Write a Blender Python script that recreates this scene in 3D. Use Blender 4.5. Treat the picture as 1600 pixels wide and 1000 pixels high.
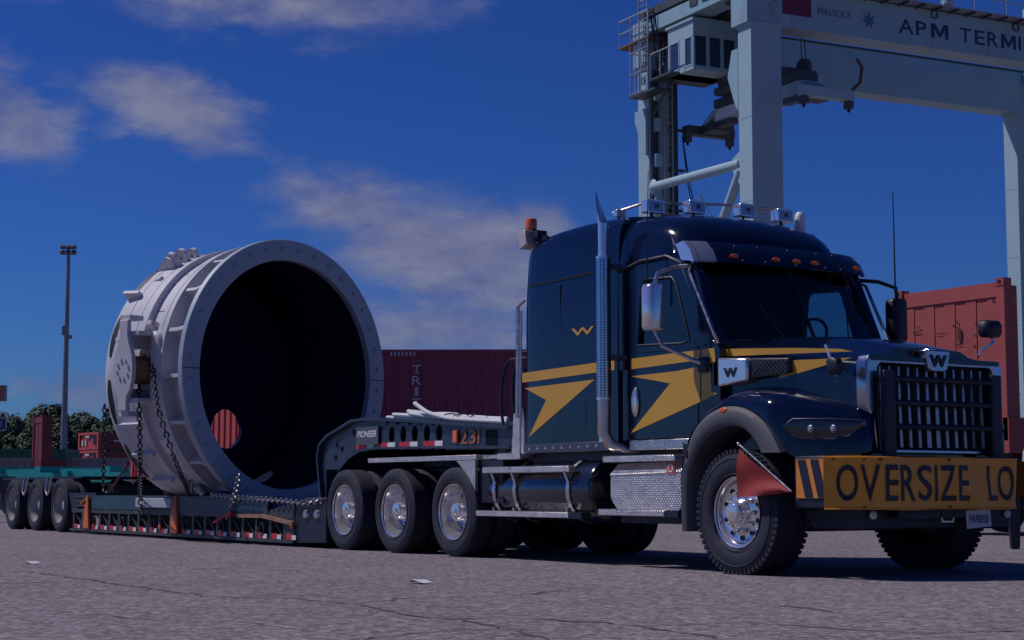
import bpy, bmesh, math, random
from mathutils import Vector, Matrix
random.seed(7)
R = math.radians

# ---------------------------------------------------------------- camera, sky, sun, exposure
# World frame: X = the truck's forward direction, Y = across the truck away from the camera,
# Z up, origin on the ground under the outer face of the near front wheel.
F_PX, CAM_H, HORIZON = 2700.0, 0.72, 768.0
PITCH = math.atan((HORIZON - 500) / F_PX)
AZ = math.atan2(1720, F_PX / math.cos(PITCH))          # truck axis against the view axis
UX, UY = math.sin(AZ), -math.cos(AZ)                   # truck forward in camera plan axes (right, forward)
VX, VY = math.cos(AZ), math.sin(AZ)                    # truck left in camera plan axes
CAM = Vector((11.7777, -9.7680, CAM_H))
SUN_AZ_CAM = R(-77.0)      # sun azimuth from the view axis, negative = to the left
SUN_EL = R(54.0)
EXPOSURE = -0.75

def plan(r, f):            # camera plan axes (right, forward) -> world xy
    return r * UX + f * UY, r * VX + f * VY

scene = bpy.context.scene
for o in list(bpy.data.objects):
    bpy.data.objects.remove(o)
col = scene.collection

cam_data = bpy.data.cameras.new('camera')
cam = bpy.data.objects.new('camera', cam_data)
col.objects.link(cam)
scene.camera = cam
cam_data.sensor_width = 36
cam_data.lens = 36 * F_PX / 1600
cam_data.clip_end = 6000
cam.location = CAM
fx, fy = plan(0, 1)
fwd = Vector((fx * math.cos(PITCH), fy * math.cos(PITCH), math.sin(PITCH)))
cam.rotation_euler = fwd.to_track_quat('-Z', 'Y').to_euler()

sx, sy = plan(math.sin(SUN_AZ_CAM), math.cos(SUN_AZ_CAM))
SUN_DIR = Vector((sx * math.cos(SUN_EL), sy * math.cos(SUN_EL), math.sin(SUN_EL)))
sun_data = bpy.data.lights.new('sun', 'SUN')
sun_data.energy = 4.4
sun_data.angle = R(0.53)
sun_data.color = (1.0, 0.95, 0.96)
sun = bpy.data.objects.new('sun', sun_data)
col.objects.link(sun)
sun.location = (0, 0, 40)
sun.rotation_euler = (-SUN_DIR).to_track_quat('-Z', 'Y').to_euler()

scene.view_settings.view_transform = 'Standard'
scene.view_settings.look = 'None'
scene.view_settings.gamma = 1
scene.view_settings.exposure = EXPOSURE
scene.render.engine = 'CYCLES'
scene.cycles.max_bounces = 8
scene.cycles.use_denoising = True

def make_world():
    w = bpy.data.worlds.new('World')
    scene.world = w
    w.use_nodes = True
    nt = w.node_tree
    nt.nodes.clear()
    N, L = nt.nodes.new, nt.links.new
    out = N('ShaderNodeOutputWorld')
    bg = N('ShaderNodeBackground')
    sky = N('ShaderNodeTexSky')
    sky.sky_type = 'NISHITA'
    sky.sun_disc = False
    sky.sun_elevation = SUN_EL
    sky.sun_rotation = math.atan2(SUN_DIR.x, SUN_DIR.y)
    sky.air_density = 1.0
    sky.dust_density = 0.25
    sky.ozone_density = 2.5
    tint = N('ShaderNodeMix'); tint.data_type = 'RGBA'; tint.blend_type = 'MULTIPLY'
    tint.inputs[0].default_value = 1.0
    gm = N('ShaderNodeGamma'); gm.inputs['Gamma'].default_value = 1.4
    L(sky.outputs[0], gm.inputs[0]); L(gm.outputs[0], tint.inputs[6])
    tint.inputs[7].default_value = (0.098, 0.195, 0.455, 1)
    # direction turned into the view's plan axes, so the clouds can be given bearings
    tc = N('ShaderNodeTexCoord')
    rot = N('ShaderNodeVectorRotate'); rot.rotation_type = 'Z_AXIS'
    L(tc.outputs['Generated'], rot.inputs['Vector'])
    rot.inputs['Angle'].default_value = -math.atan2(fy, fx) + math.pi / 2
    d = rot.outputs[0]
    # flatten the dome so that clouds stretch towards the horizon
    mp = N('ShaderNodeMapping'); mp.inputs['Scale'].default_value = (1, 1, 2.2)
    L(d, mp.inputs[0])
    n1 = N('ShaderNodeTexNoise'); n1.inputs['Scale'].default_value = 9.0
    n1.inputs['Detail'].default_value = 8; n1.inputs['Roughness'].default_value = 0.56
    n1.inputs['Distortion'].default_value = 0.25
    L(mp.outputs[0], n1.inputs['Vector'])
    n2 = N('ShaderNodeTexNoise'); n2.inputs['Scale'].default_value = 26.0
    n2.inputs['Detail'].default_value = 7; n2.inputs['Roughness'].default_value = 0.6
    L(mp.outputs[0], n2.inputs['Vector'])
    def dirpx(px, py):
        x = (px - 800) / F_PX; y = (500 - py) / F_PX
        v = Vector((x, math.cos(PITCH) - math.sin(PITCH) * y, math.sin(PITCH) + math.cos(PITCH) * y))
        return v.normalized()
    # ragged outlines: the bearings are shaken by noise before the cloud places are measured
    wn = N('ShaderNodeTexNoise'); wn.inputs['Scale'].default_value = 11; wn.inputs['Detail'].default_value = 6; wn.inputs['Roughness'].default_value = .62
    L(mp.outputs[0], wn.inputs['Vector'])
    ws = N('ShaderNodeVectorMath'); ws.operation = 'SUBTRACT'; L(wn.outputs['Color'], ws.inputs[0]); ws.inputs[1].default_value = (.5, .5, .5)
    wm_ = N('ShaderNodeVectorMath'); wm_.operation = 'MULTIPLY_ADD'; L(ws.outputs[0], wm_.inputs[0]); wm_.inputs[1].default_value = (.12, .12, .055); L(d, wm_.inputs[2])
    dw = wm_.outputs[0]
    total = None
    # bearing of the cloud, half length, half height, tilt, weight
    for (px, py, a, b, tl, wt) in [(300, 168, 285, 84, -22, 1.10), (20, 165, 180, 130, -30, 1.02), (420, -5, 430, 92, -3, 1.1),
                                   (565, 338, 205, 100, -6, 1.13), (730, 400, 330, 150, -4, 1.25), (110, 605, 240, 44, 3, .95), (690, 500, 340, 110, 0, 1.1),
                                   (1800, 250, 260, 70, -12, .9), (2300, 80, 330, 80, -8, .9), (-500, 380, 260, 80, -6, .9), (-900, 120, 380, 90, 6, .9)]:
        c = dirpx(px, py)
        sb = N('ShaderNodeVectorMath'); sb.operation = 'SUBTRACT'
        L(dw, sb.inputs[0]); sb.inputs[1].default_value = c
        # turn about the vertical so x is across the bearing, then tilt, then scale
        r1 = N('ShaderNodeVectorRotate'); r1.rotation_type = 'Z_AXIS'
        r1.inputs['Angle'].default_value = math.atan2(c.x, c.y)
        L(sb.outputs[0], r1.inputs['Vector'])
        r2 = N('ShaderNodeVectorRotate'); r2.rotation_type = 'Y_AXIS'
        r2.inputs['Angle'].default_value = R(tl)
        L(r1.outputs[0], r2.inputs['Vector'])
        ml = N('ShaderNodeVectorMath'); ml.operation = 'MULTIPLY'
        L(r2.outputs[0], ml.inputs[0]); ml.inputs[1].default_value = (F_PX / a, F_PX / a, F_PX / b)
        ln = N('ShaderNodeVectorMath'); ln.operation = 'LENGTH'
        L(ml.outputs[0], ln.inputs[0])
        mr = N('ShaderNodeMapRange'); mr.interpolation_type = 'SMOOTHSTEP'
        mr.inputs['From Min'].default_value = 1.35; mr.inputs['From Max'].default_value = 0.0
        mr.inputs['To Min'].default_value = 0.0; mr.inputs['To Max'].default_value = wt
        L(ln.outputs['Value'], mr.inputs['Value'])
        if total is None:
            total = mr.outputs[0]
        else:
            mx = N('ShaderNodeMath'); mx.operation = 'MAXIMUM'
            L(total, mx.inputs[0]); L(mr.outputs[0], mx.inputs[1]); total = mx.outputs[0]
    # noise + cloud places -> cover
    m1 = N('ShaderNodeMath'); m1.operation = 'MULTIPLY_ADD'
    L(n1.outputs['Fac'], m1.inputs[0]); m1.inputs[1].default_value = 1.5; L(total, m1.inputs[2])
    m2 = N('ShaderNodeMath'); m2.operation = 'MULTIPLY_ADD'
    L(n2.outputs['Fac'], m2.inputs[0]); m2.inputs[1].default_value = 0.6; L(m1.outputs[0], m2.inputs[2])
    cov = N('ShaderNodeMapRange'); cov.interpolation_type = 'SMOOTHSTEP'
    cov.inputs['From Min'].default_value = 1.38; cov.inputs['From Max'].default_value = 2.28
    cov.inputs['To Min'].default_value = 0; cov.inputs['To Max'].default_value = 0.88
    L(m2.outputs[0], cov.inputs['Value'])
    mix = N('ShaderNodeMix'); mix.data_type = 'RGBA'
    L(cov.outputs[0], mix.inputs[0]); L(tint.outputs[2], mix.inputs[6])
    # lit crowns and greyer hollows inside the clouds
    cs = N('ShaderNodeMath'); cs.operation = 'MULTIPLY_ADD'; L(n2.outputs['Fac'], cs.inputs[0]); cs.inputs[1].default_value = .55
    cs2 = N('ShaderNodeMath'); cs2.operation = 'MULTIPLY'; L(n1.outputs['Fac'], cs2.inputs[0]); cs2.inputs[1].default_value = .55; L(cs2.outputs[0], cs.inputs[2])
    cr = N('ShaderNodeMapRange'); cr.inputs['From Min'].default_value = .42; cr.inputs['From Max'].default_value = .70; L(cs.outputs[0], cr.inputs[0])
    cm = N('ShaderNodeMix'); cm.data_type = 'RGBA'; L(cr.outputs[0], cm.inputs[0])
    cm.inputs[6].default_value = (1.75, 1.95, 4.2, 1); cm.inputs[7].default_value = (3.7, 3.9, 5.6, 1)
    L(cm.outputs[2], mix.inputs[7])
    L(mix.outputs[2], bg.inputs['Color'])
    bg.inputs['Strength'].default_value = 0.10
    L(bg.outputs[0], out.inputs[0])
make_world()

# ---------------------------------------------------------------- measuring helpers
def ray(px, py):
    x = (px - 800) / F_PX; y = (500 - py) / F_PX
    r, f, z = x, math.cos(PITCH) - math.sin(PITCH) * y, math.sin(PITCH) + math.cos(PITCH) * y
    X, Y = plan(r, f)
    return Vector((X, Y, z))
def on_y(px, py, Y):
    r = ray(px, py); return CAM + r * ((Y - CAM.y) / r.y)
def on_x(px, py, X):
    r = ray(px, py); return CAM + r * ((X - CAM.x) / r.x)
def on_z(px, py, Z):
    r = ray(px, py); return CAM + r * ((Z - CAM.z) / r.z)
def at_depth(px, py, t):
    return CAM + ray(px, py) * t
def ground_at(px, dist, z=0.0):
    p = at_depth(px, 500, dist); return Vector((p.x, p.y, z))

# ---------------------------------------------------------------- mesh builder
class MB:
    def __init__(s): s.v = []; s.f = []
    def add(s, vs, fs):
        b = len(s.v); s.v += [Vector(p) for p in vs]; s.f += [tuple(i + b for i in f) for f in fs]; return s
    def hexa(s, p):
        return s.add(p, [(0,3,2,1),(4,5,6,7),(0,1,5,4),(1,2,6,5),(2,3,7,6),(3,0,4,7)])
    def box(s, x0, x1, y0, y1, z0, z1):
        return s.hexa([(x0,y0,z0),(x1,y0,z0),(x1,y1,z0),(x0,y1,z0),(x0,y0,z1),(x1,y0,z1),(x1,y1,z1),(x0,y1,z1)])
    def obox(s, c, size, m):       # oriented box, m = 3x3 matrix
        c = Vector(c); h = [q / 2 for q in size]
        P = [(-1,-1,-1),(1,-1,-1),(1,1,-1),(-1,1,-1),(-1,-1,1),(1,-1,1),(1,1,1),(-1,1,1)]
        return s.hexa([c + m @ Vector((a*h[0], b*h[1], d*h[2])) for a, b, d in P])
    def bar(s, a, b, w, t, up=(0,0,1)):    # rectangular bar from a to b
        a, b = Vector(a), Vector(b); d = (b - a); l = d.length; d.normalize()
        up = Vector(up); sd = d.cross(up)
        if sd.length < 1e-4: sd = d.cross(Vector((1,0,0)))
        sd.normalize(); u2 = sd.cross(d)
        m = Matrix((d, sd, u2)).transposed()
        return s.obox((a + b) / 2, (l, w, t), m)
    def prism(s, poly, axis, a, b):
        n = len(poly)
        def P(q, h):
            if axis == 'y': return (q[0], h, q[1])
            if axis == 'x': return (h, q[0], q[1])
            return (q[0], q[1], h)
        vs = [P(q, a) for q in poly] + [P(q, b) for q in poly]
        fs = [tuple(range(n))[::-1], tuple(range(n, 2*n))] + [(i, (i+1) % n, n + (i+1) % n, n + i) for i in range(n)]
        return s.add(vs, fs)
    def ring(s, outer, inner, axis, a, b):
        n = len(outer)
        def P(q, h):
            if axis == 'y': return (q[0], h, q[1])
            if axis == 'x': return (h, q[0], q[1])
            return (q[0], q[1], h)
        vs = [P(q, a) for q in outer] + [P(q, a) for q in inner] + [P(q, b) for q in outer] + [P(q, b) for q in inner]
        fs = []
        for i in range(n):
            j = (i + 1) % n
            fs += [(i, j, n+j, n+i), (2*n+i, 3*n+i, 3*n+j, 2*n+j), (i, 2*n+i, 2*n+j, j), (n+i, n+j, 3*n+j, 3*n+i)]
        return s.add(vs, fs)
    def hole_plate(s, x0, x1, z0, z1, cx, cz, r, axis, a, b, n=24, rz=None):
        rz = rz or r
        out, inn = [], []
        for k in range(n):
            t = 2 * math.pi * k / n; c, q = math.cos(t), math.sin(t)
            inn.append((cx + r * c, cz + rz * q))
            m = 1 / max(abs(c), abs(q))
            X = (x1 if c > 0 else x0); Z = (z1 if q > 0 else z0)
            ox = cx + abs(X - cx) * c * m; oz = cz + abs(Z - cz) * q * m
            out.append((ox, oz))
        return s.ring(out, inn, axis, a, b)
    def tube(s, path, r, n=8, cap=True, closed=False):
        path = [Vector(p) for p in path]; m = len(path)
        rs = r if isinstance(r, (list, tuple)) else [r] * m
        vs, fs = [], []
        prev = None
        for i, p in enumerate(path):
            if closed: t = path[(i+1) % m] - path[i-1]
            else: t = path[min(i+1, m-1)] - path[max(i-1, 0)]
            t.normalize()
            if prev is None:
                a = Vector((0,0,1)) if abs(t.z) < .9 else Vector((1,0,0))
                sd = t.cross(a).normalized()
            else:
                sd = (prev - t * prev.dot(t)).normalized()
            prev = sd; up = t.cross(sd)
            for k in range(n):
                an = 2 * math.pi * k / n
                vs.append(p + (sd * math.cos(an) + up * math.sin(an)) * rs[i])
        for i in range(m if closed else m - 1):
            j = (i + 1) % m
            for k in range(n):
                l = (k + 1) % n
                fs.append((i*n+k, i*n+l, j*n+l, j*n+k))
        if cap and not closed:
            fs += [tuple(range(n))[::-1], tuple((m-1)*n + k for k in range(n))]
        return s.add(vs, fs)
    def lathe(s, prof, o=(0,0,0), axis=(0,1,0), n=32, a0=0.0, a1=2*math.pi, close=False):
        o = Vector(o); ax = Vector(axis).normalized()
        e1 = ax.cross(Vector((0,0,1)) if abs(ax.z) < .9 else Vector((1,0,0))).normalized(); e2 = ax.cross(e1)
        full = abs(a1 - a0) > 6.28; cnt = n if full else n + 1; m = len(prof)
        vs = []
        for k in range(cnt):
            t = a0 + (a1 - a0) * k / n
            for (r, h) in prof:
                vs.append(o + ax * h + (e1 * math.cos(t) + e2 * math.sin(t)) * r)
        fs = []
        for k in range(n):
            l = (k + 1) % cnt
            for i in range(m if close else m - 1):
                j = (i + 1) % m
                fs.append((k*m+i, k*m+j, l*m+j, l*m+i))
        return s.add(vs, fs)
    def disc(s, c, axis, r, n=20, h=0.0):
        return s.lathe([(0.0005, h), (r, h), (r, 0)] if h else [(0.0005, 0), (r, 0)], c, axis, n)
    def loft(s, secs, closed=False, cap=True):
        n = len(secs[0]); m = len(secs)
        vs = [p for q in secs for p in q]; fs = []
        for i in range(m - 1):
            for k in range(n if closed else n - 1):
                l = (k + 1) % n
                fs.append((i*n+k, i*n+l, (i+1)*n+l, (i+1)*n+k))
        if cap: fs += [tuple(range(n)), tuple((m-1)*n + k for k in range(n))[::-1]]
        return s.add(vs, fs)
    def ball(s, c, r, n=10, m=6):
        c = Vector(c); r = Vector(r) if not isinstance(r, (int, float)) else Vector((r, r, r))
        vs, fs = [], []
        for i in range(m + 1):
            a = math.pi * i / m
            for k in range(n):
                b = 2 * math.pi * k / n
                q = max(math.sin(a), 1e-3)
                vs.append(c + Vector((r.x*q*math.cos(b), r.y*q*math.sin(b), r.z*math.cos(a))))
        for i in range(m):
            for k in range(n):
                l = (k + 1) % n
                fs.append((i*n+k, i*n+l, (i+1)*n+l, (i+1)*n+k))
        return s.add(vs, fs)
    def mesh(s, name, mat, sh=(0,0,0), smooth=35, recalc=True):
        me = bpy.data.meshes.new(name)
        sh = Vector(sh)
        me.from_pydata([p - sh for p in s.v], [], s.f)
        if recalc:
            bm = bmesh.new(); bm.from_mesh(me)
            bmesh.ops.recalc_face_normals(bm, faces=bm.faces)
            bm.to_mesh(me); bm.free()
        if smooth:
            me.polygons.foreach_set('use_smooth', [True] * len(me.polygons))
            me.set_sharp_from_angle(angle=R(smooth))
        if mat is not None: me.materials.append(mat)
        me.update()
        return me

def link(name, me, parent=None, loc=None, rotz=None, bevel=0):
    o = bpy.data.objects.new(name, me); col.objects.link(o)
    if parent is not None: o.parent = parent
    if loc is not None: o.location = loc
    if rotz is not None: o.rotation_euler = (0, 0, rotz)
    if bevel:
        b = o.modifiers.new('bevel', 'BEVEL'); b.width = bevel; b.segments = 2; b.limit_method = 'ANGLE'; b.angle_limit = R(40)
        b.harden_normals = False
    return o
def part(name, mb, mat, parent, sh=None, smooth=35, bevel=0, label=None):
    if sh is None: sh = SHIFT.get(parent.name, (0,0,0))
    o = link(name, mb.mesh(name, mat, sh, smooth), parent, bevel=bevel)
    SHIFT[o.name] = sh
    if label: o['label'] = label
    return o
SHIFT = {}
def thing(name, label, cat, loc=(0,0,0), rotz=0, group=None, shift=(0,0,0)):
    o = bpy.data.objects.new(name, None); col.objects.link(o)
    o.location = loc; o.rotation_euler = (0,0,rotz); o.empty_display_size = .2
    o['label'] = label; o['category'] = cat
    if group: o['group'] = group
    SHIFT[o.name] = shift
    return o
def tag(o, label, cat, group=None):
    o['label'] = label; o['category'] = cat
    if group: o['group'] = group
    return o
def empty_part(name, parent, loc=(0,0,0), rotz=0):
    o = bpy.data.objects.new(name, None); col.objects.link(o); o.parent = parent
    o.location = loc; o.rotation_euler = (0,0,rotz); o.empty_display_size = .1
    SHIFT[o.name] = (0,0,0)
    return o
def copy_tree(o, parent=None):
    c = o.copy(); col.objects.link(c); c.parent = parent
    for ch in list(o.children): copy_tree(ch, c)
    return c

_glyph = {}
def text_geo(body, bold=0.0, shear=0.0):
    """outline of a line of lettering, scaled to the unit box"""
    if body == 'M':          # the built-in face breaks when emboldened
        return [(0,0),(0,1),(.25,1),(.5,.42),(.75,1),(1,1),(1,0),(.79,0),(.79,.62),(.58,.12),(.42,.12),(.21,.62),(.21,0)], [tuple(range(13))]
    key = (body, bold, shear)
    if key in _glyph: return _glyph[key]
    cu = bpy.data.curves.new('lettering', 'FONT'); cu.body = body; cu.offset = bold; cu.shear = shear
    cu.resolution_u = 4
    ob = bpy.data.objects.new('lettering', cu); col.objects.link(ob)
    dg = bpy.context.evaluated_depsgraph_get()
    me = ob.evaluated_get(dg).to_mesh()
    vs = [v.co.copy() for v in me.vertices]; fs = [tuple(p.vertices) for p in me.polygons]
    ob.evaluated_get(dg).to_mesh_clear()
    bpy.data.objects.remove(ob); bpy.data.curves.remove(cu)
    x0 = min(v.x for v in vs); x1 = max(v.x for v in vs); y0 = min(v.y for v in vs); y1 = max(v.y for v in vs)
    out = [((v.x - x0) / (x1 - x0), (v.y - y0) / (y1 - y0)) for v in vs], fs
    _glyph[key] = out
    return out
def fine_geo(body, bold):
    """the same outline cut into small triangles, so that it can follow a curved surface"""
    vs, fs = text_geo(body, bold)
    bm = bmesh.new()
    V = [bm.verts.new((a, b, 0)) for a, b in vs]
    for f in fs:
        try: bm.faces.new([V[i] for i in f])
        except ValueError: pass
    bmesh.ops.triangulate(bm, faces=bm.faces)
    for _ in range(3):
        long_ = [e for e in bm.edges if e.calc_length() > .12]
        if not long_: break
        bmesh.ops.subdivide_edges(bm, edges=long_, cuts=1)
        bmesh.ops.triangulate(bm, faces=bm.faces)
    bm.verts.index_update()
    out = [(v.co.x, v.co.y) for v in bm.verts], [tuple(v.index for v in f.verts) for f in bm.faces]
    bm.free()
    return out
def text_on(mb, body, o, ux, uz, bold=0.0, shear=0.0):
    vs, fs = text_geo(body, bold, shear)
    o, ux, uz = Vector(o), Vector(ux), Vector(uz)
    return mb.add([o + ux * a + uz * b for a, b in vs], fs)

# ---------------------------------------------------------------- materials
MATS = {}
def mat(name, color, rough=.5, metal=0.0, coat=0.0, var=0.0, vscale=6.0, bump=0.0, bscale=60.0, spec=.5, dirt=None, dirt_amt=0.0, rvar=0.0):
    if name in MATS: return MATS[name]
    m = bpy.data.materials.new(name); m.use_nodes = True
    nt = m.node_tree; N, L = nt.nodes.new, nt.links.new
    p = nt.nodes['Principled BSDF']
    p.inputs['Base Color'].default_value = (*color, 1)
    p.inputs['Roughness'].default_value = rough
    p.inputs['Metallic'].default_value = metal
    p.inputs['Coat Weight'].default_value = coat
    p.inputs['Coat Roughness'].default_value = .04
    p.inputs['Specular IOR Level'].default_value = spec
    tc = N('ShaderNodeTexCoord'); src = tc.outputs['Object']
    c_out = None
    if var or dirt:
        n = N('ShaderNodeTexNoise'); n.inputs['Scale'].default_value = vscale; n.inputs['Detail'].default_value = 8
        n.inputs['Roughness'].default_value = .65
        L(src, n.inputs['Vector'])
        mr = N('ShaderNodeMapRange'); mr.inputs['From Min'].default_value = .3; mr.inputs['From Max'].default_value = .7
        mr.inputs['To Min'].default_value = 1 - var; mr.inputs['To Max'].default_value = 1 + var
        L(n.outputs['Fac'], mr.inputs['Value'])
        mx = N('ShaderNodeMix'); mx.data_type = 'RGBA'; mx.blend_type = 'MULTIPLY'; mx.inputs[0].default_value = 1
        mx.inputs[6].default_value = (*color, 1); L(mr.outputs[0], mx.inputs[7])
        c_out = mx.outputs[2]
        if dirt:
            n2 = N('ShaderNodeTexNoise'); n2.inputs['Scale'].default_value = vscale * .7; n2.inputs['Detail'].default_value = 10
            n2.inputs['Roughness'].default_value = .72
            mp = N('ShaderNodeMapping'); mp.inputs['Scale'].default_value = (1.6, 1.6, .45); mp.inputs['Location'].default_value = (3.1, 7.7, 1.3)
            L(src, mp.inputs[0]); L(mp.outputs[0], n2.inputs['Vector'])
            m2 = N('ShaderNodeMapRange'); m2.inputs['From Min'].default_value = .52; m2.inputs['From Max'].default_value = .72
            m2.inputs['To Max'].default_value = dirt_amt
            L(n2.outputs['Fac'], m2.inputs['Value'])
            m3 = N('ShaderNodeMix'); m3.data_type = 'RGBA'
            L(m2.outputs[0], m3.inputs[0]); L(c_out, m3.inputs[6]); m3.inputs[7].default_value = (*dirt, 1)
            c_out = m3.outputs[2]
        L(c_out, p.inputs['Base Color'])
        if rvar:
            m4 = N('ShaderNodeMapRange'); m4.inputs['From Min'].default_value = .3; m4.inputs['From Max'].default_value = .7
            m4.inputs['To Min'].default_value = max(.02, rough - rvar); m4.inputs['To Max'].default_value = rough + rvar
            L(n.outputs['Fac'], m4.inputs['Value']); L(m4.outputs[0], p.inputs['Roughness'])
    if bump:
        nb = N('ShaderNodeTexNoise'); nb.inputs['Scale'].default_value = bscale; nb.inputs['Detail'].default_value = 5
        L(src, nb.inputs['Vector'])
        b = N('ShaderNodeBump'); b.inputs['Strength'].default_value = bump; b.inputs['Distance'].default_value = .01
        L(nb.outputs['Fac'], b.inputs['Height']); L(b.outputs[0], p.inputs['Normal'])
    MATS[name] = m
    return m

def tread_plate():
    """bright aluminium with crossed raised lozenges"""
    m = mat('tread_plate', (.70, .64, .62), .34, .85, var=.18, vscale=9, rvar=.1)
    nt = m.node_tree; N, L = nt.nodes.new, nt.links.new
    p = nt.nodes['Principled BSDF']
    tc = N('ShaderNodeTexCoord'); hs = []
    for a in (R(45), R(-45)):
        mp = N('ShaderNodeMapping'); mp.inputs['Rotation'].default_value = (0, a, 0); L(tc.outputs['Object'], mp.inputs[0])
        w = N('ShaderNodeTexWave'); w.inputs['Scale'].default_value = 11; w.bands_direction = 'X'; L(mp.outputs[0], w.inputs['Vector'])
        pw = N('ShaderNodeMath'); pw.operation = 'POWER'; pw.inputs[1].default_value = 3; L(w.outputs['Fac'], pw.inputs[0]); hs.append(pw.outputs[0])
    mm = N('ShaderNodeMath'); mm.operation = 'MULTIPLY'; L(hs[0], mm.inputs[0]); L(hs[1], mm.inputs[1])
    b = N('ShaderNodeBump'); b.inputs['Strength'].default_value = .9; b.inputs['Distance'].default_value = .012
    L(mm.outputs[0], b.inputs['Height']); L(b.outputs[0], p.inputs['Normal'])
    return m
PAINT = mat('black_paint', (.003, .008, .030), .12, 0, .38, var=.1, vscale=2, rvar=.04, spec=.38)
YELLOW = mat('yellow_graphic', (.57, .295, .022), .35, 0, .25, var=.06, vscale=4)
CHROME = mat('chrome', (.78, .75, .75), .15, .80, var=.06, vscale=14, rvar=.05)
ALU = mat('brushed_aluminium', (.66, .60, .58), .32, 1.0, var=.15, vscale=18, rvar=.12)
TREAD = tread_plate()
RUBBER = mat('tyre_rubber', (.015, .016, .036), .75, var=.25, vscale=9, bump=.25, bscale=180, dirt=(.07, .065, .08), dirt_amt=.3)
BLACK = mat('black_plastic', (.008, .010, .026), .5, var=.2, vscale=9)
FLARE = mat('grey_flare_plastic', (.085, .085, .10), .62, var=.12, vscale=10, bump=.1, bscale=300)
CHASSIS = mat('chassis_black', (.010, .012, .030), .55, var=.35, vscale=5, dirt=(.06, .05, .05), dirt_amt=.4)
AMBER = mat('amber_lens', (.75, .13, .02), .2, 0, .5)
ORANGE = mat('orange_paint', (.62, .14, .03), .5, var=.15, vscale=8)
REDTAPE = mat('red_reflector', (.55, .02, .03), .35, var=.1)
WHITE = mat('white_paint', (.72, .72, .72), .45, var=.08, vscale=8)
GREYCAST = mat('casing_paint', (.53, .515, .56), .55, var=.07, vscale=1.3, bump=.08, bscale=30, dirt=(.30, .28, .29), dirt_amt=.5)
NECK = mat('neck_paint', (.016, .027, .055), .42, 0, .2, var=.25, vscale=4, dirt=(.12, .12, .13), dirt_amt=.3)
STEEL_TEAL = mat('beam_paint', (.020, .058, .085), .5, var=.2, vscale=4, dirt=(.08, .07, .07), dirt_amt=.3)
DARKGLASS = None
def glass(name, tintc, alpha):
    m = bpy.data.materials.new(name); m.use_nodes = True
    nt = m.node_tree; N, L = nt.nodes.new, nt.links.new
    nt.nodes.clear()
    out = N('ShaderNodeOutputMaterial'); tr = N('ShaderNodeBsdfTransparent'); gl = N('ShaderNodeBsdfGlossy'); mx = N('ShaderNodeMixShader')
    lw = N('ShaderNodeLayerWeight'); lw.inputs[0].default_value = .5
    pw = N('ShaderNodeMath'); pw.operation = 'POWER'; pw.inputs[1].default_value = 5; L(lw.outputs['Facing'], pw.inputs[0])
    fr = N('ShaderNodeMath'); fr.operation = 'MULTIPLY_ADD'; fr.inputs[1].default_value = .92; fr.inputs[2].default_value = .07; L(pw.outputs[0], fr.inputs[0])
    tr.inputs[0].default_value = (*tintc, 1); gl.inputs['Roughness'].default_value = .02
    L(fr.outputs[0], mx.inputs[0]); L(tr.outputs[0], mx.inputs[1]); L(gl.outputs[0], mx.inputs[2]); L(mx.outputs[0], out.inputs[0])
    return m
GLASS = glass('tinted_glass', (.55, .68, .72), 0)
CHAIN = mat('chain_steel', (.05, .05, .06), .45, .6, var=.4, vscale=20)
CHAIN_ZINC = mat('zinc_chain', (.35, .35, .38), .4, .9, var=.3, vscale=20)
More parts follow.
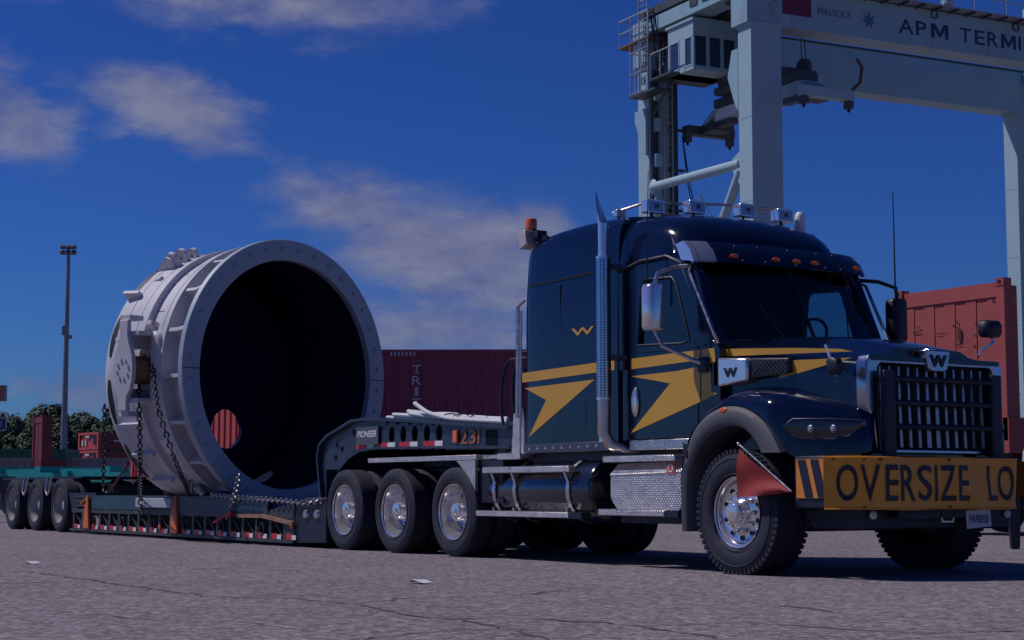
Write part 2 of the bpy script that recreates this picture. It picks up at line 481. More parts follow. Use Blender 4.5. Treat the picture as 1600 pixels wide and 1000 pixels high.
# ---------------------------------------------------------------- ground
def make_ground():
    m = bpy.data.materials.new('asphalt'); m.use_nodes = True
    nt = m.node_tree; N, L = nt.nodes.new, nt.links.new
    p = nt.nodes['Principled BSDF']; p.inputs['Roughness'].default_value = .9; p.inputs['Specular IOR Level'].default_value = .25
    tc = N('ShaderNodeTexCoord'); src = tc.outputs['Object']
    def noise(scale, detail=4, rough=.6):
        n = N('ShaderNodeTexNoise'); n.inputs['Scale'].default_value = scale; n.inputs['Detail'].default_value = detail
        n.inputs['Roughness'].default_value = rough; L(src, n.inputs['Vector']); return n.outputs['Fac']
    vor = N('ShaderNodeTexVoronoi'); vor.inputs['Scale'].default_value = 26; L(src, vor.inputs['Vector'])
    cr = N('ShaderNodeValToRGB')
    e = cr.color_ramp.elements
    e[0].position = .0; e[0].color = (.085, .070, .080, 1)
    e[1].position = 1.0; e[1].color = (.50, .44, .48, 1)
    k = e.new(.30); k.color = (.160, .134, .150, 1)
    k = e.new(.62); k.color = (.265, .226, .240, 1)
    sep = N('ShaderNodeSeparateColor'); L(vor.outputs['Color'], sep.inputs[0])
    mixn = N('ShaderNodeMath'); mixn.operation = 'MULTIPLY_ADD'
    L(noise(38, 4, .8), mixn.inputs[0]); mixn.inputs[1].default_value = 1.15
    s2 = N('ShaderNodeMath'); s2.operation = 'MULTIPLY_ADD'; L(sep.outputs[0], s2.inputs[0]); s2.inputs[1].default_value = .60; s2.inputs[2].default_value = -.37
    L(s2.outputs[0], mixn.inputs[2])
    L(mixn.outputs[0], cr.inputs[0])
    # broad wear, tyre-polished lanes and faint stains
    big = N('ShaderNodeMapRange'); big.inputs['From Min'].default_value = .3; big.inputs['From Max'].default_value = .7
    big.inputs['To Min'].default_value = .78; big.inputs['To Max'].default_value = .97; L(noise(.35, 6, .6), big.inputs[0])
    med = N('ShaderNodeMapRange'); med.inputs['From Min'].default_value = .3; med.inputs['From Max'].default_value = .7
    med.inputs['To Min'].default_value = .92; med.inputs['To Max'].default_value = 1.06; L(noise(3.2, 6, .65), med.inputs[0])
    mm = N('ShaderNodeMath'); mm.operation = 'MULTIPLY'; L(big.outputs[0], mm.inputs[0]); L(med.outputs[0], mm.inputs[1])
    mx = N('ShaderNodeMix'); mx.data_type = 'RGBA'; mx.blend_type = 'MULTIPLY'; mx.inputs[0].default_value = 1
    L(cr.outputs[0], mx.inputs[6]); L(mm.outputs[0], mx.inputs[7]); L(mx.outputs[2], p.inputs['Base Color'])
    b = N('ShaderNodeBump'); b.inputs['Strength'].default_value = .5; b.inputs['Distance'].default_value = .008
    L(mixn.outputs[0], b.inputs['Height']); L(b.outputs[0], p.inputs['Normal'])
    s = 2500
    g = MB().add([(-s, -s, 0), (s, -s, 0), (s, s, 0), (-s, s, 0)], [(0, 1, 2, 3)])
    o = link('ground', g.mesh('ground', m, smooth=0))
    o['kind'] = 'structure'
    crack = mat('crack_filler', (.108, .091, .103), .9, var=.3, vscale=12)
    rnd = random.Random(3)
    lines = [([(42, 893), (130, 905), (210, 917), (330, 933), (460, 935), (560, 945), (640, 962), (720, 968), (800, 985), (860, 1000)], .022),
             ([(290, 890), (360, 887)], .03), ([(410, 893), (460, 891), (520, 891)], .026), ([(360, 931), (440, 930), (495, 929)], .02),
             ([(500, 942), (560, 943), (640, 935), (700, 934), (800, 931), (900, 921), (1000, 915)], .014), 
             ([(800, 966), (870, 970), (940, 973), (1010, 980), (1080, 990), (1120, 998)], .03), ([(1010, 979), (1100, 975), (1170, 973), (1260, 979), (1350, 986), (1460, 990), (1600, 986)], .022),
             ([(1190, 945), (1260, 951), (1310, 958)], .03), ([(0, 912), (60, 910), (130, 908)], .02), ([(690, 968), (760, 966)], .03),
             ([(560, 1000), (700, 985), (790, 983)], .018), ([(150, 960), (260, 972), (380, 972), (470, 985)], .010)]
    for pts, w in lines:
        P = [on_z(x, y, 0) for x, y in pts]
        fine = []
        for a, c in zip(P[:-1], P[1:]):
            k = max(2, int((c - a).length / .12))
            for i in range(k): fine.append(a.lerp(c, i / k))
        fine.append(P[-1])
        mb = MB(); vs = []
        for i, q in enumerate(fine):
            t = (fine[min(i+1, len(fine)-1)] - fine[max(i-1, 0)]).normalized(); nrm = Vector((-t.y, t.x, 0))
            ww = w * rnd.uniform(.15, 1.0) * (.25 if i in (0, len(fine)-1) else 1)
            j = nrm * rnd.uniform(-.035, .035)
            vs += [q + j + nrm * ww, q + j - nrm * ww]
        vs = [Vector((q.x, q.y, .004)) for q in vs]
        mb.add(vs, [(2*i, 2*i+1, 2*i+3, 2*i+2) for i in range(len(fine) - 1)])
        part('crack', mb, crack, o, smooth=0)
    return o
GROUND = make_ground()
# ---------------------------------------------------------------- the truck
TR = thing('semi_truck', 'glossy black sleeper semi truck with yellow lightning stripes and chrome trim', 'truck', (0, 1.27, 0))
def lp(px, py, Y):           # pixel on the plane y = Y (world) -> truck-local point
    p = on_y(px, py, Y); return Vector((p.x, p.y - 1.27, p.z))
HW = 1.07

def make_wheel_meshes():
    M = {}
    def tyre(Rr, w, rb, blocks):
        # profile in (radius, offset along -y outward negative)
        h = w / 2
        pr = [(rb, -h*.62), (rb+.012, -h*.80), (rb+.05, -h*.96), ((rb+Rr)/2, -h*1.0), (Rr-.06, -h*.97), (Rr-.022, -h*.88), (Rr-.004, -h*.80)]
        mid = []
        ribs = 5
        for i in range(ribs):
            a = -h*.80 + (2*h*.80) * i / ribs; b = -h*.80 + (2*h*.80) * (i + 1) / ribs
            g = (b - a) * .10
            if i: mid += [(Rr-.016, a + .0), (Rr, a + g)]
            mid += [(Rr, b - g)]
            if i < ribs - 1: mid += [(Rr-.016, b - .0)]
        prof = pr + mid + [(r, -q) for r, q in pr[::-1]]
        mb = MB().lathe(prof, n=56)
        # sidewall ridges
        for rr in (rb+.035, Rr-.075):
            mb.lathe([(rr-.006, -h*.985), (rr, -h*1.012), (rr+.006, -h*.985)], n=56)
        if blocks:
            n = 60
            for k in range(n):
                for sgn in (-1, 1):
                    t = 2*math.pi*(k + (.5 if sgn > 0 else 0)) / n; c, s_ = math.cos(t), math.sin(t)
                    m = Matrix(((c, 0, -s_), (0, 1, 0), (s_, 0, c))).to_3x3()
                    # local x radial, y axial, z tangential
                    mb.obox((c*(Rr-.014), sgn*h*.74, s_*(Rr-.014)), (.04, h*.40, .034), m)
        return mb
    M['steer_tyre'] = tyre(.545, .39, .300, True).mesh('tyre', RUBBER)
    M['dual_tyre'] = tyre(.495, .265, .300, False).mesh('tyre', RUBBER)
    M['trailer_tyre'] = tyre(.475, .255, .300, False).mesh('tyre', RUBBER)
    # polished steer rim: outer flange, well, raised disc, hub
    def rim(depth, out):
        # depth: how far the disc sits inside the outer lip
        pr = [(.302, -out), (.312, -out-.006), (.312, -out+.012), (.285, -out+.018), (.275, -out+.07), (.262, -out+depth-.01), (.245, -out+depth), (.19, -out+depth+.004), (.150, -out+depth-.012), (.0005, -out+depth-.012)]
        return MB().lathe(pr, n=48)
    def holes(out, depth, n, r0, r):
        mb = MB()
        for k in range(n):
            t = 2*math.pi*(k+.5)/n
            mb.lathe([(.0005, 0), (r, 0), (r, .006)], (math.cos(t)*r0, -out+depth-.006, math.sin(t)*r0), (0,-1,0), 12)
        return mb
    def nuts(out, depth, n, r0, L=.035, r=.018):
        mb = MB()
        for k in range(n):
            t = 2*math.pi*k/n
            mb.lathe([(r, 0), (r, L*.7), (r*.55, L), (.0005, L)], (math.cos(t)*r0, -out+depth, math.sin(t)*r0), (0,-1,0), 8)
        return mb
    M['steer_rim'] = rim(.055, .165).mesh('rim', CHROME)
    M['steer_holes'] = holes(.165, .055, 10, .222, .020).mesh('hand_holes', BLACK)
    M['steer_nuts'] = nuts(.165, .045, 10, .165, .05, .020).mesh('lug_nuts', CHROME)
    M['steer_hub'] = MB().lathe([(.115, 0), (.115, .03), (.098, .045), (.098, .085), (.088, .10), (.075, .104), (.075, .112), (.02, .118), (.0005, .118)], (0, -.12, 0), (0,-1,0), 28).mesh('hub', CHROME)
    M['dual_rim'] = MB().lathe([(.300, -.118), (.312, -.124), (.312, -.106), (.288, -.10), (.275, -.03), (.262, .05), (.235, .085), (.18, .09), (.14, .075), (.0005, .075)], n=48).mesh('rim', CHROME)
    M['dual_holes'] = holes(0, .08, 10, .212, .018).mesh('hand_holes', BLACK)
    M['dual_nuts'] = nuts(0, .085, 10, .167, .05, .017).mesh('lug_nuts', CHROME)
    M['dual_hub'] = MB().lathe([(.125, 0), (.125, .06), (.10, .08), (.10, .16), (.09, .175), (.045, .18), (.04, .195), (.0005, .2)], (0, .08, 0), (0,-1,0), 28).mesh('hub', CHROME)
    WR = mat('white_wheel_paint', (.34, .34, .35), .5, .1, var=.2, vscale=7, dirt=(.2, .18, .16), dirt_amt=.5)
    M['trailer_rim'] = MB().lathe([(.300, -.11), (.312, -.116), (.312, -.10), (.288, -.095), (.272, -.02), (.26, .055), (.235, .08), (.17, .085), (.13, .06), (.0005, .06)], n=40).mesh('rim', WR)
    M['trailer_hub'] = MB().lathe([(.11, 0), (.10, .05), (.085, .06), (.08, .10), (.03, .11), (.0005, .11)], (0, .07, 0), (0,-1,0), 20).mesh('hub', WR)
    return M
WM = make_wheel_meshes()
def wheel(parent, x, y, z, near, kind):
    """one wheel; y is the middle of the (outer) tyre; near wheels face -y"""
    w = empty_part('wheel', parent, (x, y, z), 0 if near else math.pi)
    rnd = random.Random(int(x * 100 + y * 10))
    spin = rnd.uniform(0, 6)
    if kind == 'steer':
        L = [('tyre', 'steer_tyre'), ('rim', 'steer_rim'), ('hand_holes', 'steer_holes'), ('lug_nuts', 'steer_nuts'), ('hub', 'steer_hub')]
        for n, k in L: link(n, WM[k], w)
    elif kind == 'dual':
        for n, k in [('tyre', 'dual_tyre'), ('rim', 'dual_rim'), ('hand_holes', 'dual_holes'), ('lug_nuts', 'dual_nuts'), ('hub', 'dual_hub')]: link(n, WM[k], w)
        link('tyre', WM['dual_tyre'], w, (0, .30, 0))
    else:
        for n, k in [('tyre', 'trailer_tyre'), ('rim', 'trailer_rim'), ('hub', 'trailer_hub')]: link(n, WM[k], w)
        link('tyre', WM['trailer_tyre'], w, (0, .29, 0))
    return w

wheel(TR, 0, -1.27+.195, .54, True, 'steer'); wheel(TR, 0, 1.27-.195, .54, False, 'steer')
for ax in (-4.88, -6.25, -7.55):
    wheel(TR, ax, -1.27+.135, .495, True, 'dual'); wheel(TR, ax, 1.27-.135, .495, False, 'dual')

# chassis: rails, cross members, axles, springs, dark running gear
fr = MB()
for s in (-1, 1):
    fr.box(-8.2, 1.1, s*.43-.04, s*.43+.04, .72, 1.0)
for x in (-8.1, -7, -5.6, -4.2, -3, -1.2, .4): fr.box(x-.05, x+.05, -.4, .4, .76, .96)
part('frame_rails', fr, CHASSIS, TR)
for x in (-4.88, -6.25, -7.55):
    axm = MB()
    axm.tube([(x, -1.0, .5), (x, 1.0, .5)], .085, 12); axm.ball((x, 0, .52), (.24, .2, .24), 12, 8)
    for s in (-1, 1): axm.box(x-.3, x+.3, s*.5-.05, s*.5+.05, .56, .68)
    part('drive_axle', axm, CHASSIS, TR)
axm = MB()
axm.tube([(0, -.95, .50), (0, -.6, .42), (0, .6, .42), (0, .95, .50)], .06, 10)
for s in (-1, 1):
    axm.bar((-.65, s*.45, .66), (.7, s*.45, .62), .09, .05)
    axm.tube([(0, s*.7, .5), (.05, s*.66, 1.0)], .04, 8)
part('steer_axle', axm, CHASSIS, TR)
eng = MB().box(-1.2, .9, -.42, .42, .55, 1.3).box(-2.6, -1.2, -.3, .3, .55, .95).tube([(-2.6, 0, .68), (-4.8, 0, .55)], .06, 10)
eng.box(-3.9, -2.1, .55, 1.2, .45, .98)
part('engine_and_gearbox', eng, CHASSIS, TR, bevel=.03)
part('underbody_pan', MB().box(-1.95, -.75, -.95, .95, .95, 1.19).box(-3.7, -2.0, -1.0, 1.0, 1.0, 1.17), BLACK, TR)

# ---- sleeper and roof
def zt(x):
    K = [(-3.74, 3.36), (-3.68, 3.425), (-3.58, 3.455), (-3.3, 3.485), (-2.8, 3.505), (-2.3, 3.495), (-1.9, 3.475), (-1.6, 3.445), (-1.35, 3.395), (-1.18, 3.335), (-1.06, 3.25), (-.98, 3.16), (-.93, 3.08)]
    for (a, p), (b, q) in zip(K[:-1], K[1:]):
        if a <= x <= b:
            t = (x - a) / (b - a); return p + (q - p) * t
    return K[-1][1]
def sec(x, zb, w=HW, dz=0):
    t = zt(x) + dz
    half = [(w, zb), (w, 2.2), (w-.002, 2.6), (w-.012, 2.86), (w-.03, max(2.9, t-.26)), (w-.055, max(2.92, t-.14)), (w-.10, max(2.94, t-.07)), (w-.19, max(2.96, t-.03)), (w-.42, max(2.97, t-.006)), (w*.28, max(2.98, t+.012)), (0, max(2.98, t+.018))]
    return [(x, -a, b) for a, b in half] + [(x, a, b) for a, b in half[::-1][1:]]
xs = [-3.74, -3.68, -3.58, -3.3, -2.8, -2.3, -2.0]
part('sleeper', MB().loft([sec(x, 1.2, HW - (.05 if x < -3.7 else .015 if x < -3.6 else 0)) for x in xs]), PAINT, TR, smooth=40)
def rsec(x):
    t = zt(x); w = HW - .015
    k = max(0, (x + 1.3) / .37)          # the dome narrows and rounds towards the windscreen
    w2 = w - .10 * k * k
    zb = 2.88
    half = [(w2, zb), (w2-.01, max(zb+.01, min(2.98, t-.2))), (w2-.035, max(zb+.02, t-.30)), (w2-.075, max(zb+.03, t-.19)), (w2-.14, max(zb+.04, t-.10)), (w2-.26, max(zb+.05, t-.04)), (w2-.48, max(zb+.06, t-.008)), (w2*.28, max(zb+.07, t+.012)), (0, max(zb+.07, t+.018))]
    return [(x, -a, b) for a, b in half] + [(x, a, b) for a, b in half[::-1][1:]]
part('cab_roof', MB().loft([rsec(x) for x in (-2.0, -1.9, -1.6, -1.35, -1.18, -1.06, -.98, -.93)]), PAINT, TR, smooth=50)
seam = mat('panel_seam', (.003, .003, .005), .6)
for s in (-1, 1):
    SEAMS = MB()
    SEAMS.bar((-3.62, s*(HW-.010), 2.905), (-2.0, s*(HW-.008), 2.93), .012, .020)
    SEAMS.bar((-3.02, s*(HW-.003), 1.25), (-3.02, s*(HW-.003), 2.86), .008, .007)
    part('sleeper_seam', SEAMS, seam, TR)
# luggage hatch outline and sleeper badge
hat = MB().box(-2.95, -2.55, -HW-.0035, -HW+.01, 1.33, 1.62)
part('luggage_hatch', hat, PAINT, TR, bevel=.003)
bd = MB(); a = lp(893, 514, .195); b_ = lp(928, 521, .195)
text_on(bd, 'W', (a.x, -HW-.006, b_.z), (b_.x-a.x, 0, 0), (0, 0, a.z-b_.z), .02)
part('sleeper_emblem', bd, YELLOW, TR)

# ---- cab lower body, doors, window frames, glass
part('cab_body', MB().box(-2.0, -.50, -HW+.03, HW-.03, 1.19, 2.04), PAINT, TR, bevel=.03)
part('cab_back_wall', MB().box(-2.0, -1.9, -HW+.04, HW-.04, 2.0, 2.9), BLACK, TR)
for s in (-1, 1):
    def Y(a, b): return (s*a, s*b) if s > 0 else (-b, -a)
    y0, y1 = (-HW, -HW+.05) if s < 0 else (HW-.05, HW)
    d = MB().prism([(-1.80,1.27),(-1.74,1.22),(-.80,1.22),(-.745,1.27),(-.74,2.055),(-1.80,2.055)], 'y', y0, y1)
    door = part('door', d, PAINT, TR, bevel=.008)
    part('window_frame', MB().ring([(-1.80,2.05),(-.74,2.05),(-.62,2.05),(-.52,2.10),(-.94,2.90),(-1.05,2.92),(-1.80,2.92),(-1.82,2.86)],
                                   [(-1.67,2.13),(-1.2,2.11),(-.98,2.10),(-.86,2.12),(-1.06,2.68),(-1.12,2.74),(-1.54,2.76),(-1.60,2.70)], 'y', y0, y1), PAINT, door, bevel=.012)
    yg = s*(HW-.03)
    part('window', MB().prism([(-1.68,2.11),(-.86,2.10),(-1.05,2.70),(-1.12,2.76),(-1.55,2.77),(-1.61,2.7)], 'y', yg-.003, yg+.003), GLASS, door, smooth=0)
    part('window_seal', MB().tube([(x, s*(HW+.002), z) for x, z in [(-1.67,2.13),(-1.2,2.11),(-.98,2.10),(-.86,2.12),(-1.06,2.68),(-1.12,2.74),(-1.54,2.76),(-1.60,2.70)]], .012, 6, closed=True), BLACK, door)
    h = MB().lathe([(.0005,.0),(.05,.0),(.056,.012),(.045,.03),(.0005,.032)], (0,0,0), (0, s, 0), 16)
    hv = MB(); hv.add([Vector((-1.70 + p.x*.9, s*HW + p.y, 1.58 + p.z*2.6)) for p in h.v], h.f)
    part('handle', hv, CHROME, door)
    # chrome drip rail over the door and grab rail on the screen pillar
    part('drip_rail', MB().tube([(-1.98, s*(HW+.004), 2.88), (-1.6, s*(HW+.006), 2.945), (-1.2, s*(HW+.006), 2.95), (-1.0, s*(HW-.01), 2.87), (-.72, s*(HW-.02), 2.34)], .016, 6), BLACK, TR)
    part('grab_rail', MB().tube([(-.86, s*(HW-.02), 2.80), (-.80, s*(HW+.045), 2.76), (-.46, s*(HW+.03), 2.14), (-.47, s*(HW-.02), 2.07)], .017, 8), ALU, TR)
    part('door_pillar', MB().box(-1.99, -1.79, min(s*(HW-.05), s*(HW-.004)), max(s*(HW-.05), s*(HW-.004)), 1.9, 2.93), PAINT, TR, bevel=.006)
    cow = MB().prism([(-.735,1.22),(-.50,1.22),(-.42,1.4),(-.42,2.02),(-.52,2.10),(-.735,2.05)], 'y', y0, y1)
    part('cowl_side', cow, PAINT, TR, bevel=.008)
# windscreen: two curved panes and a divider, dark header and cowl
def wsx(t, top): return (-.90 + .16*(1-t*t)) if top else (-.50 + .20*(1-t*t))
for s in (-1, 1):
    vs = []; K = 7
    for i in range(K):
        t = s * (0.004 + .946 * i / (K-1))
        vs += [(wsx(t, 0), t*1.03, 2.09), (wsx(t, 1), t*1.03, 2.90)]
    part('windscreen_pane', MB().add(vs, [(2*i, 2*i+2, 2*i+3, 2*i+1) for i in range(K-1)]), GLASS, TR)
    ap = [(wsx(s*.95,0), s*.98, 2.08), (wsx(s*.95,1), s*.98, 2.90)]
    part('screen_pillar', MB().bar((wsx(.98,0)+.01, s*1.0, 2.04), (wsx(.98,1)+.01, s*.99, 2.93), .10, .07, (1,0,0)), PAINT, TR, bevel=.015)
part('windscreen_divider', MB().bar((wsx(0,0), 0, 2.08), (wsx(0,1), 0, 2.92), .03, .02), BLACK, TR)
cv = []
for i in range(13):
    t = -1 + 2*i/12
    cv.append([(-.95, t*1.0, 2.02), (wsx(t,0)+.03, t*1.0, 2.03), (wsx(t,0)+.03, t*1.0, 2.10), (wsx(t,0)-.06, t*1.0, 2.115), (-.95, t*1.0, 2.10)])
part('dashboard', MB().loft(cv, True), BLACK, TR)
wp = MB()
for s in (-1, 1):
    wp.bar((-.27, s*.12, 2.115), (-.40, s*.62, 2.135), .02, .015); wp.bar((-.30, s*.40, 2.13), (-.48, s*.55, 2.45), .012, .012)
part('wipers', wp, BLACK, TR)
SEATF = mat('seat_fabric', (.02, .02, .028), .8, var=.2)
for s in (-1, 1):
    st = MB().box(-1.75, -1.15, s*.55-.26, s*.55+.26, 1.95, 2.15).hexa([(-1.72,s*.55-.25,2.1),(-1.55,s*.55-.25,2.1),(-1.55,s*.55+.25,2.1),(-1.72,s*.55+.25,2.1),(-1.82,s*.55-.22,2.62),(-1.70,s*.55-.22,2.62),(-1.70,s*.55+.22,2.62),(-1.82,s*.55+.22,2.62)])
    st.box(-1.84, -1.74, s*.55-.13, s*.55+.13, 2.64, 2.80)
    part('seat', st, SEATF, TR, bevel=.03)
part('steering_wheel', MB().tube([(-1.02 + .10*math.sin(a), .55 + .22*math.cos(a), 2.22 + .19*math.sin(a)) for a in [2*math.pi*k/20 for k in range(20)]], .016, 6, closed=True).bar((-1.02,.33,2.22),(-1.02,.77,2.22),.03,.02).bar((-1.02,.55,2.22),(-.75,.55,2.08),.05,.05), BLACK, TR)

# ---- sun visor with chrome end plates and marker lamps
VT = lambda t: (-.94 + .13*(1-t**4), t*1.075, 3.065)
VB = lambda t: (-.77 + .13*(1-t**4), t*1.085, 2.855)
def vis(t0, t1, n, thick=.018, k0=0, k1=1):
    A = []
    for i in range(n+1):
        t = t0 + (t1-t0)*i/n; a, b = Vector(VT(t)), Vector(VB(t)); m = (a+b)/2 + Vector((.025,0,.01))
        o = Vector((-thick, 0, -thick*.4))
        A.append([a, m, b, b+o, m+o, a+o])
    return MB().loft(A, True)
part('sun_visor', vis(-.955, .955, 16), PAINT, TR, smooth=50)
for s in (-1, 1): part('visor_end', vis(s*.957, s*1.0, 3, .03).add([VT(s), VB(s), (VB(s)[0]-.2, s*1.075, VB(s)[2]+.03), (VT(s)[0]-.12, s*1.07, VT(s)[2]-.02)], [(0,1,2,3)]), CHROME, TR)
part('visor_chrome_corner', vis(-.952, -.80, 4, .024), CHROME, TR)
def lens(c, nrm, w=.055, h=.022):
    c = Vector(c); m = MB().ball((0,0,0), (.018, w, h), 12, 6)
    return MB().add([c + p for p in m.v], m.f)
for t in (-.62, -.16, .08, .30, .86):
    a, b = Vector(VT(t)), Vector(VB(t)); c = a.lerp(b, .74) + Vector((.022, 0, .008))
    part('marker_lamp', lens(c, 0), AMBER, TR)
scr = MB()
for t in (-.55, -.3, .05, .4, .6):
    a, b = Vector(VT(t)), Vector(VB(t))
    for k in (.18, .9): scr.ball(tuple(a.lerp(b, k) + Vector((.016, 0, .005))), .008, 8, 4)
part('visor_screws', scr, CHROME, TR)
part('roof_vent', MB().loft([[(-1.38+.0, -.93, 3.17), (-1.30, -.97, 3.17)], [(-1.34, -.955, 3.22), (-1.22, -.965, 3.14)], [(-1.24, -.985, 3.16), (-1.16, -.985, 3.06)], [(-1.18, -1.005, 3.06), (-1.12, -1.0, 3.02)]], cap=False), CHROME, TR)

# ---- roof lamps on a cross tube, horn, beacon, work lamp, aerials
part('lamp_tube', MB().tube([(-2.36, -.86, 3.54), (-2.02, -.74, 3.60), (-1.96, -.67, 3.60), (-1.72, .0, 3.615), (-1.58, .55, 3.60), (-1.50, .74, 3.57)], .014, 8), ALU, TR)
LAMPG = mat('lamp_glass', (.35, .36, .42), .12, .3, .6)
for (px, py, Yw) in [(1018, 324, .6), (1083, 325, 1.0), (1161, 330, 1.5), (1220, 338, 1.95), (967, 334, .42)]:
    c = lp(px, py, Yw); sc_ = .55 if px < 1000 else 1.0
    w, h, dd = .105*sc_, .058*sc_, .08*sc_
    l = part('roof_lamp', MB().loft([[(c.x+x, c.y+y*k, c.z+z*k) for y, z in [(-w,-h),(-w*.9,-h*1.2),(w*.9,-h*1.2),(w,-h),(w,h),(w*.9,h*1.2),(-w*.9,h*1.2),(-w,h)]] for x, k in [(-dd,.55),(-dd*.5,.95),(dd*.6,1.0),(dd,.97)]], True), CHROME, TR, bevel=.004)
    part('lamp_lens', MB().box(c.x+dd-.004, c.x+dd+.004, c.y-w*.82, c.y+w*.82, c.z-h*.9, c.z+h*.9), LAMPG, l)
    part('foot', MB().tube([(c.x, c.y, c.z-h), (c.x, c.y, zt(c.x)-.02)], .014, 8), BLACK, l)
    if px > 1000:
        t = MB(); text_on(t, 'W', (c.x+dd+.006, c.y-w*.3, c.z-h*.45), (0, w*.6, 0), (0, 0, h*.9), .04); part('lamp_mark', t, BLACK, l)
c = lp(1250, 345, 2.15)
part('roof_bullet', MB().lathe([(.055, -.10), (.055, .05), (.048, .085), (.03, .108), (.0005, .115)], (c.x, c.y, c.z-.02), (0,0,1), 16), WHITE, TR)
c = lp(830, 352, .35)
bc = part('beacon', MB().lathe([(.060,-.06),(.064,-.05),(.064,.05),(.055,.068),(.0005,.07)], (c.x, c.y, c.z), (0,0,1), 16), AMBER, TR, label='orange rotating beacon at the back of the sleeper roof')
part('base', MB().lathe([(.075,-.09),(.078,-.06),(.0005,-.06)], (c.x, c.y, c.z), (0,0,1), 16).box(c.x-.02, c.x+.22, c.y-.06, c.y+.06, c.z-.17, c.z-.085).bar((c.x+.10, c.y, c.z-.12), (-3.5, c.y+.02, 3.38), .08, .10), BLACK, bc)
c = lp(824, 375, .28)
wl = MB().obox((c.x, c.y, c.z), (.15, .14, .17), Matrix.Rotation(R(-18), 3, 'Y'))
part('work_lamp', wl, mat('lamp_housing', (.55, .5, .46), .4, .3), TR, bevel=.012)
part('antenna', MB().tube([(-1.36, -1.19, 2.5), (-1.36, -1.19, 2.62), (-1.32, -1.19, 3.78)], [.012, .008, .004], 6), BLACK, TR)
c0, c1 = lp(1399, 458, 2.62), lp(1395, 300, 2.62)
part('antenna', MB().tube([c0, c0.lerp(c1, .15), c1], [.012, .009, .005], 6), BLACK, TR)

# ---- exhaust stack
sxp, syp = -2.02, -1.225
st = MB().tube([(sxp, syp, 1.2), (sxp, syp, 3.36)], .052, 20, cap=False)
n = 20; top = []
for k in range(n):
    a = 2*math.pi*k/n; top.append((sxp - .01 + math.cos(a)*.058, syp + math.sin(a)*.058))
base_i = len(st.v)
st.add([(sxp + math.cos(2*math.pi*k/n)*.052, syp + math.sin(2*math.pi*k/n)*.052, 3.34) for k in range(n)] + [(x - .045, syp + (y - syp)*(1 - .75*max(0, min(1, .5-(x - sxp)*8)))-.01, 3.50 - (x - sxp)*2.9) for x, y in top] + [(sxp + math.cos(2*math.pi*k/n)*.046, syp + math.sin(2*math.pi*k/n)*.046, 3.3) for k in range(n)],
       [(k, (k+1) % n, n+(k+1) % n, n+k) for k in range(n)] + [(n+k, n+(k+1) % n, 2*n+(k+1) % n, 2*n+k) for k in range(n)])
stack = part('exhaust_stack', st, CHROME, TR)
SHIELD = mat('perforated_chrome', (.66, .66, .70), .2, 1.0, var=.1, vscale=20)
def perforate(m, scale):
    nt = m.node_tree; N, L = nt.nodes.new, nt.links.new; p = nt.nodes['Principled BSDF']
    tc = N('ShaderNodeTexCoord'); mp = N('ShaderNodeMapping'); mp.inputs['Scale'].default_value = scale; L(tc.outputs['UV'], mp.inputs[0])
    v = N('ShaderNodeTexVoronoi'); v.voronoi_dimensions = '2D'; v.inputs['Scale'].default_value = 1; v.inputs['Randomness'].default_value = 0; L(mp.outputs[0], v.inputs['Vector'])
    r = N('ShaderNodeMapRange'); r.inputs['From Min'].default_value = .26; r.inputs['From Max'].default_value = .32; L(v.outputs['Distance'], r.inputs[0])
    mx = N('ShaderNodeMix'); mx.data_type = 'RGBA'; L(r.outputs[0], mx.inputs[0]); mx.inputs[6].default_value = (.02,.02,.03,1)
    old = p.inputs['Base Color'].links[0].from_socket; L(old, mx.inputs[7]); L(mx.outputs[2], p.inputs['Base Color'])
perforate(SHIELD, (12, 52, 1))
sh = MB(); ns = 24; zz = [1.62, 3.02]
sh.add([(sxp + math.cos(2*math.pi*k/ns)*.073, syp + math.sin(2*math.pi*k/ns)*.073, z) for z in zz for k in range(ns+1)], [(k, k+1, ns+1+k+1, ns+1+k) for k in range(ns)])
me = sh.mesh('heat_shield', SHIELD, smooth=60, recalc=True)
uv = me.uv_layers.new(name='UVMap')
for poly in me.polygons:
    for li in poly.loop_indices:
        vi = me.loops[li].vertex_index; k = vi % (ns+1); j = vi // (ns+1)
        uv.data[li].uv = (k/ns, j)
link('heat_shield', me, stack)
part('shield_cap', MB().lathe([(.054,0),(.074,0),(.074,-.03)], (sxp, syp, 3.03), (0,0,1), 20).lathe([(.054,0),(.074,0),(.074,.03)], (sxp, syp, 1.61), (0,0,1), 20), CHROME, stack)
part('elbow', MB().tube([(sxp, syp, 1.62), (sxp, syp, 1.28), (sxp+.04, syp+.05, 1.17), (sxp+.12, syp+.16, 1.12), (sxp+.22, syp+.45, 1.08)], [.066, .066, .06, .052, .05], 16), ALU, stack)
part('brackets', MB().box(sxp-.03, sxp+.03, syp+.05, syp+.17, 2.9, 2.96).box(sxp-.03, sxp+.03, syp+.05, syp+.17, 2.0, 2.06), ALU, stack)

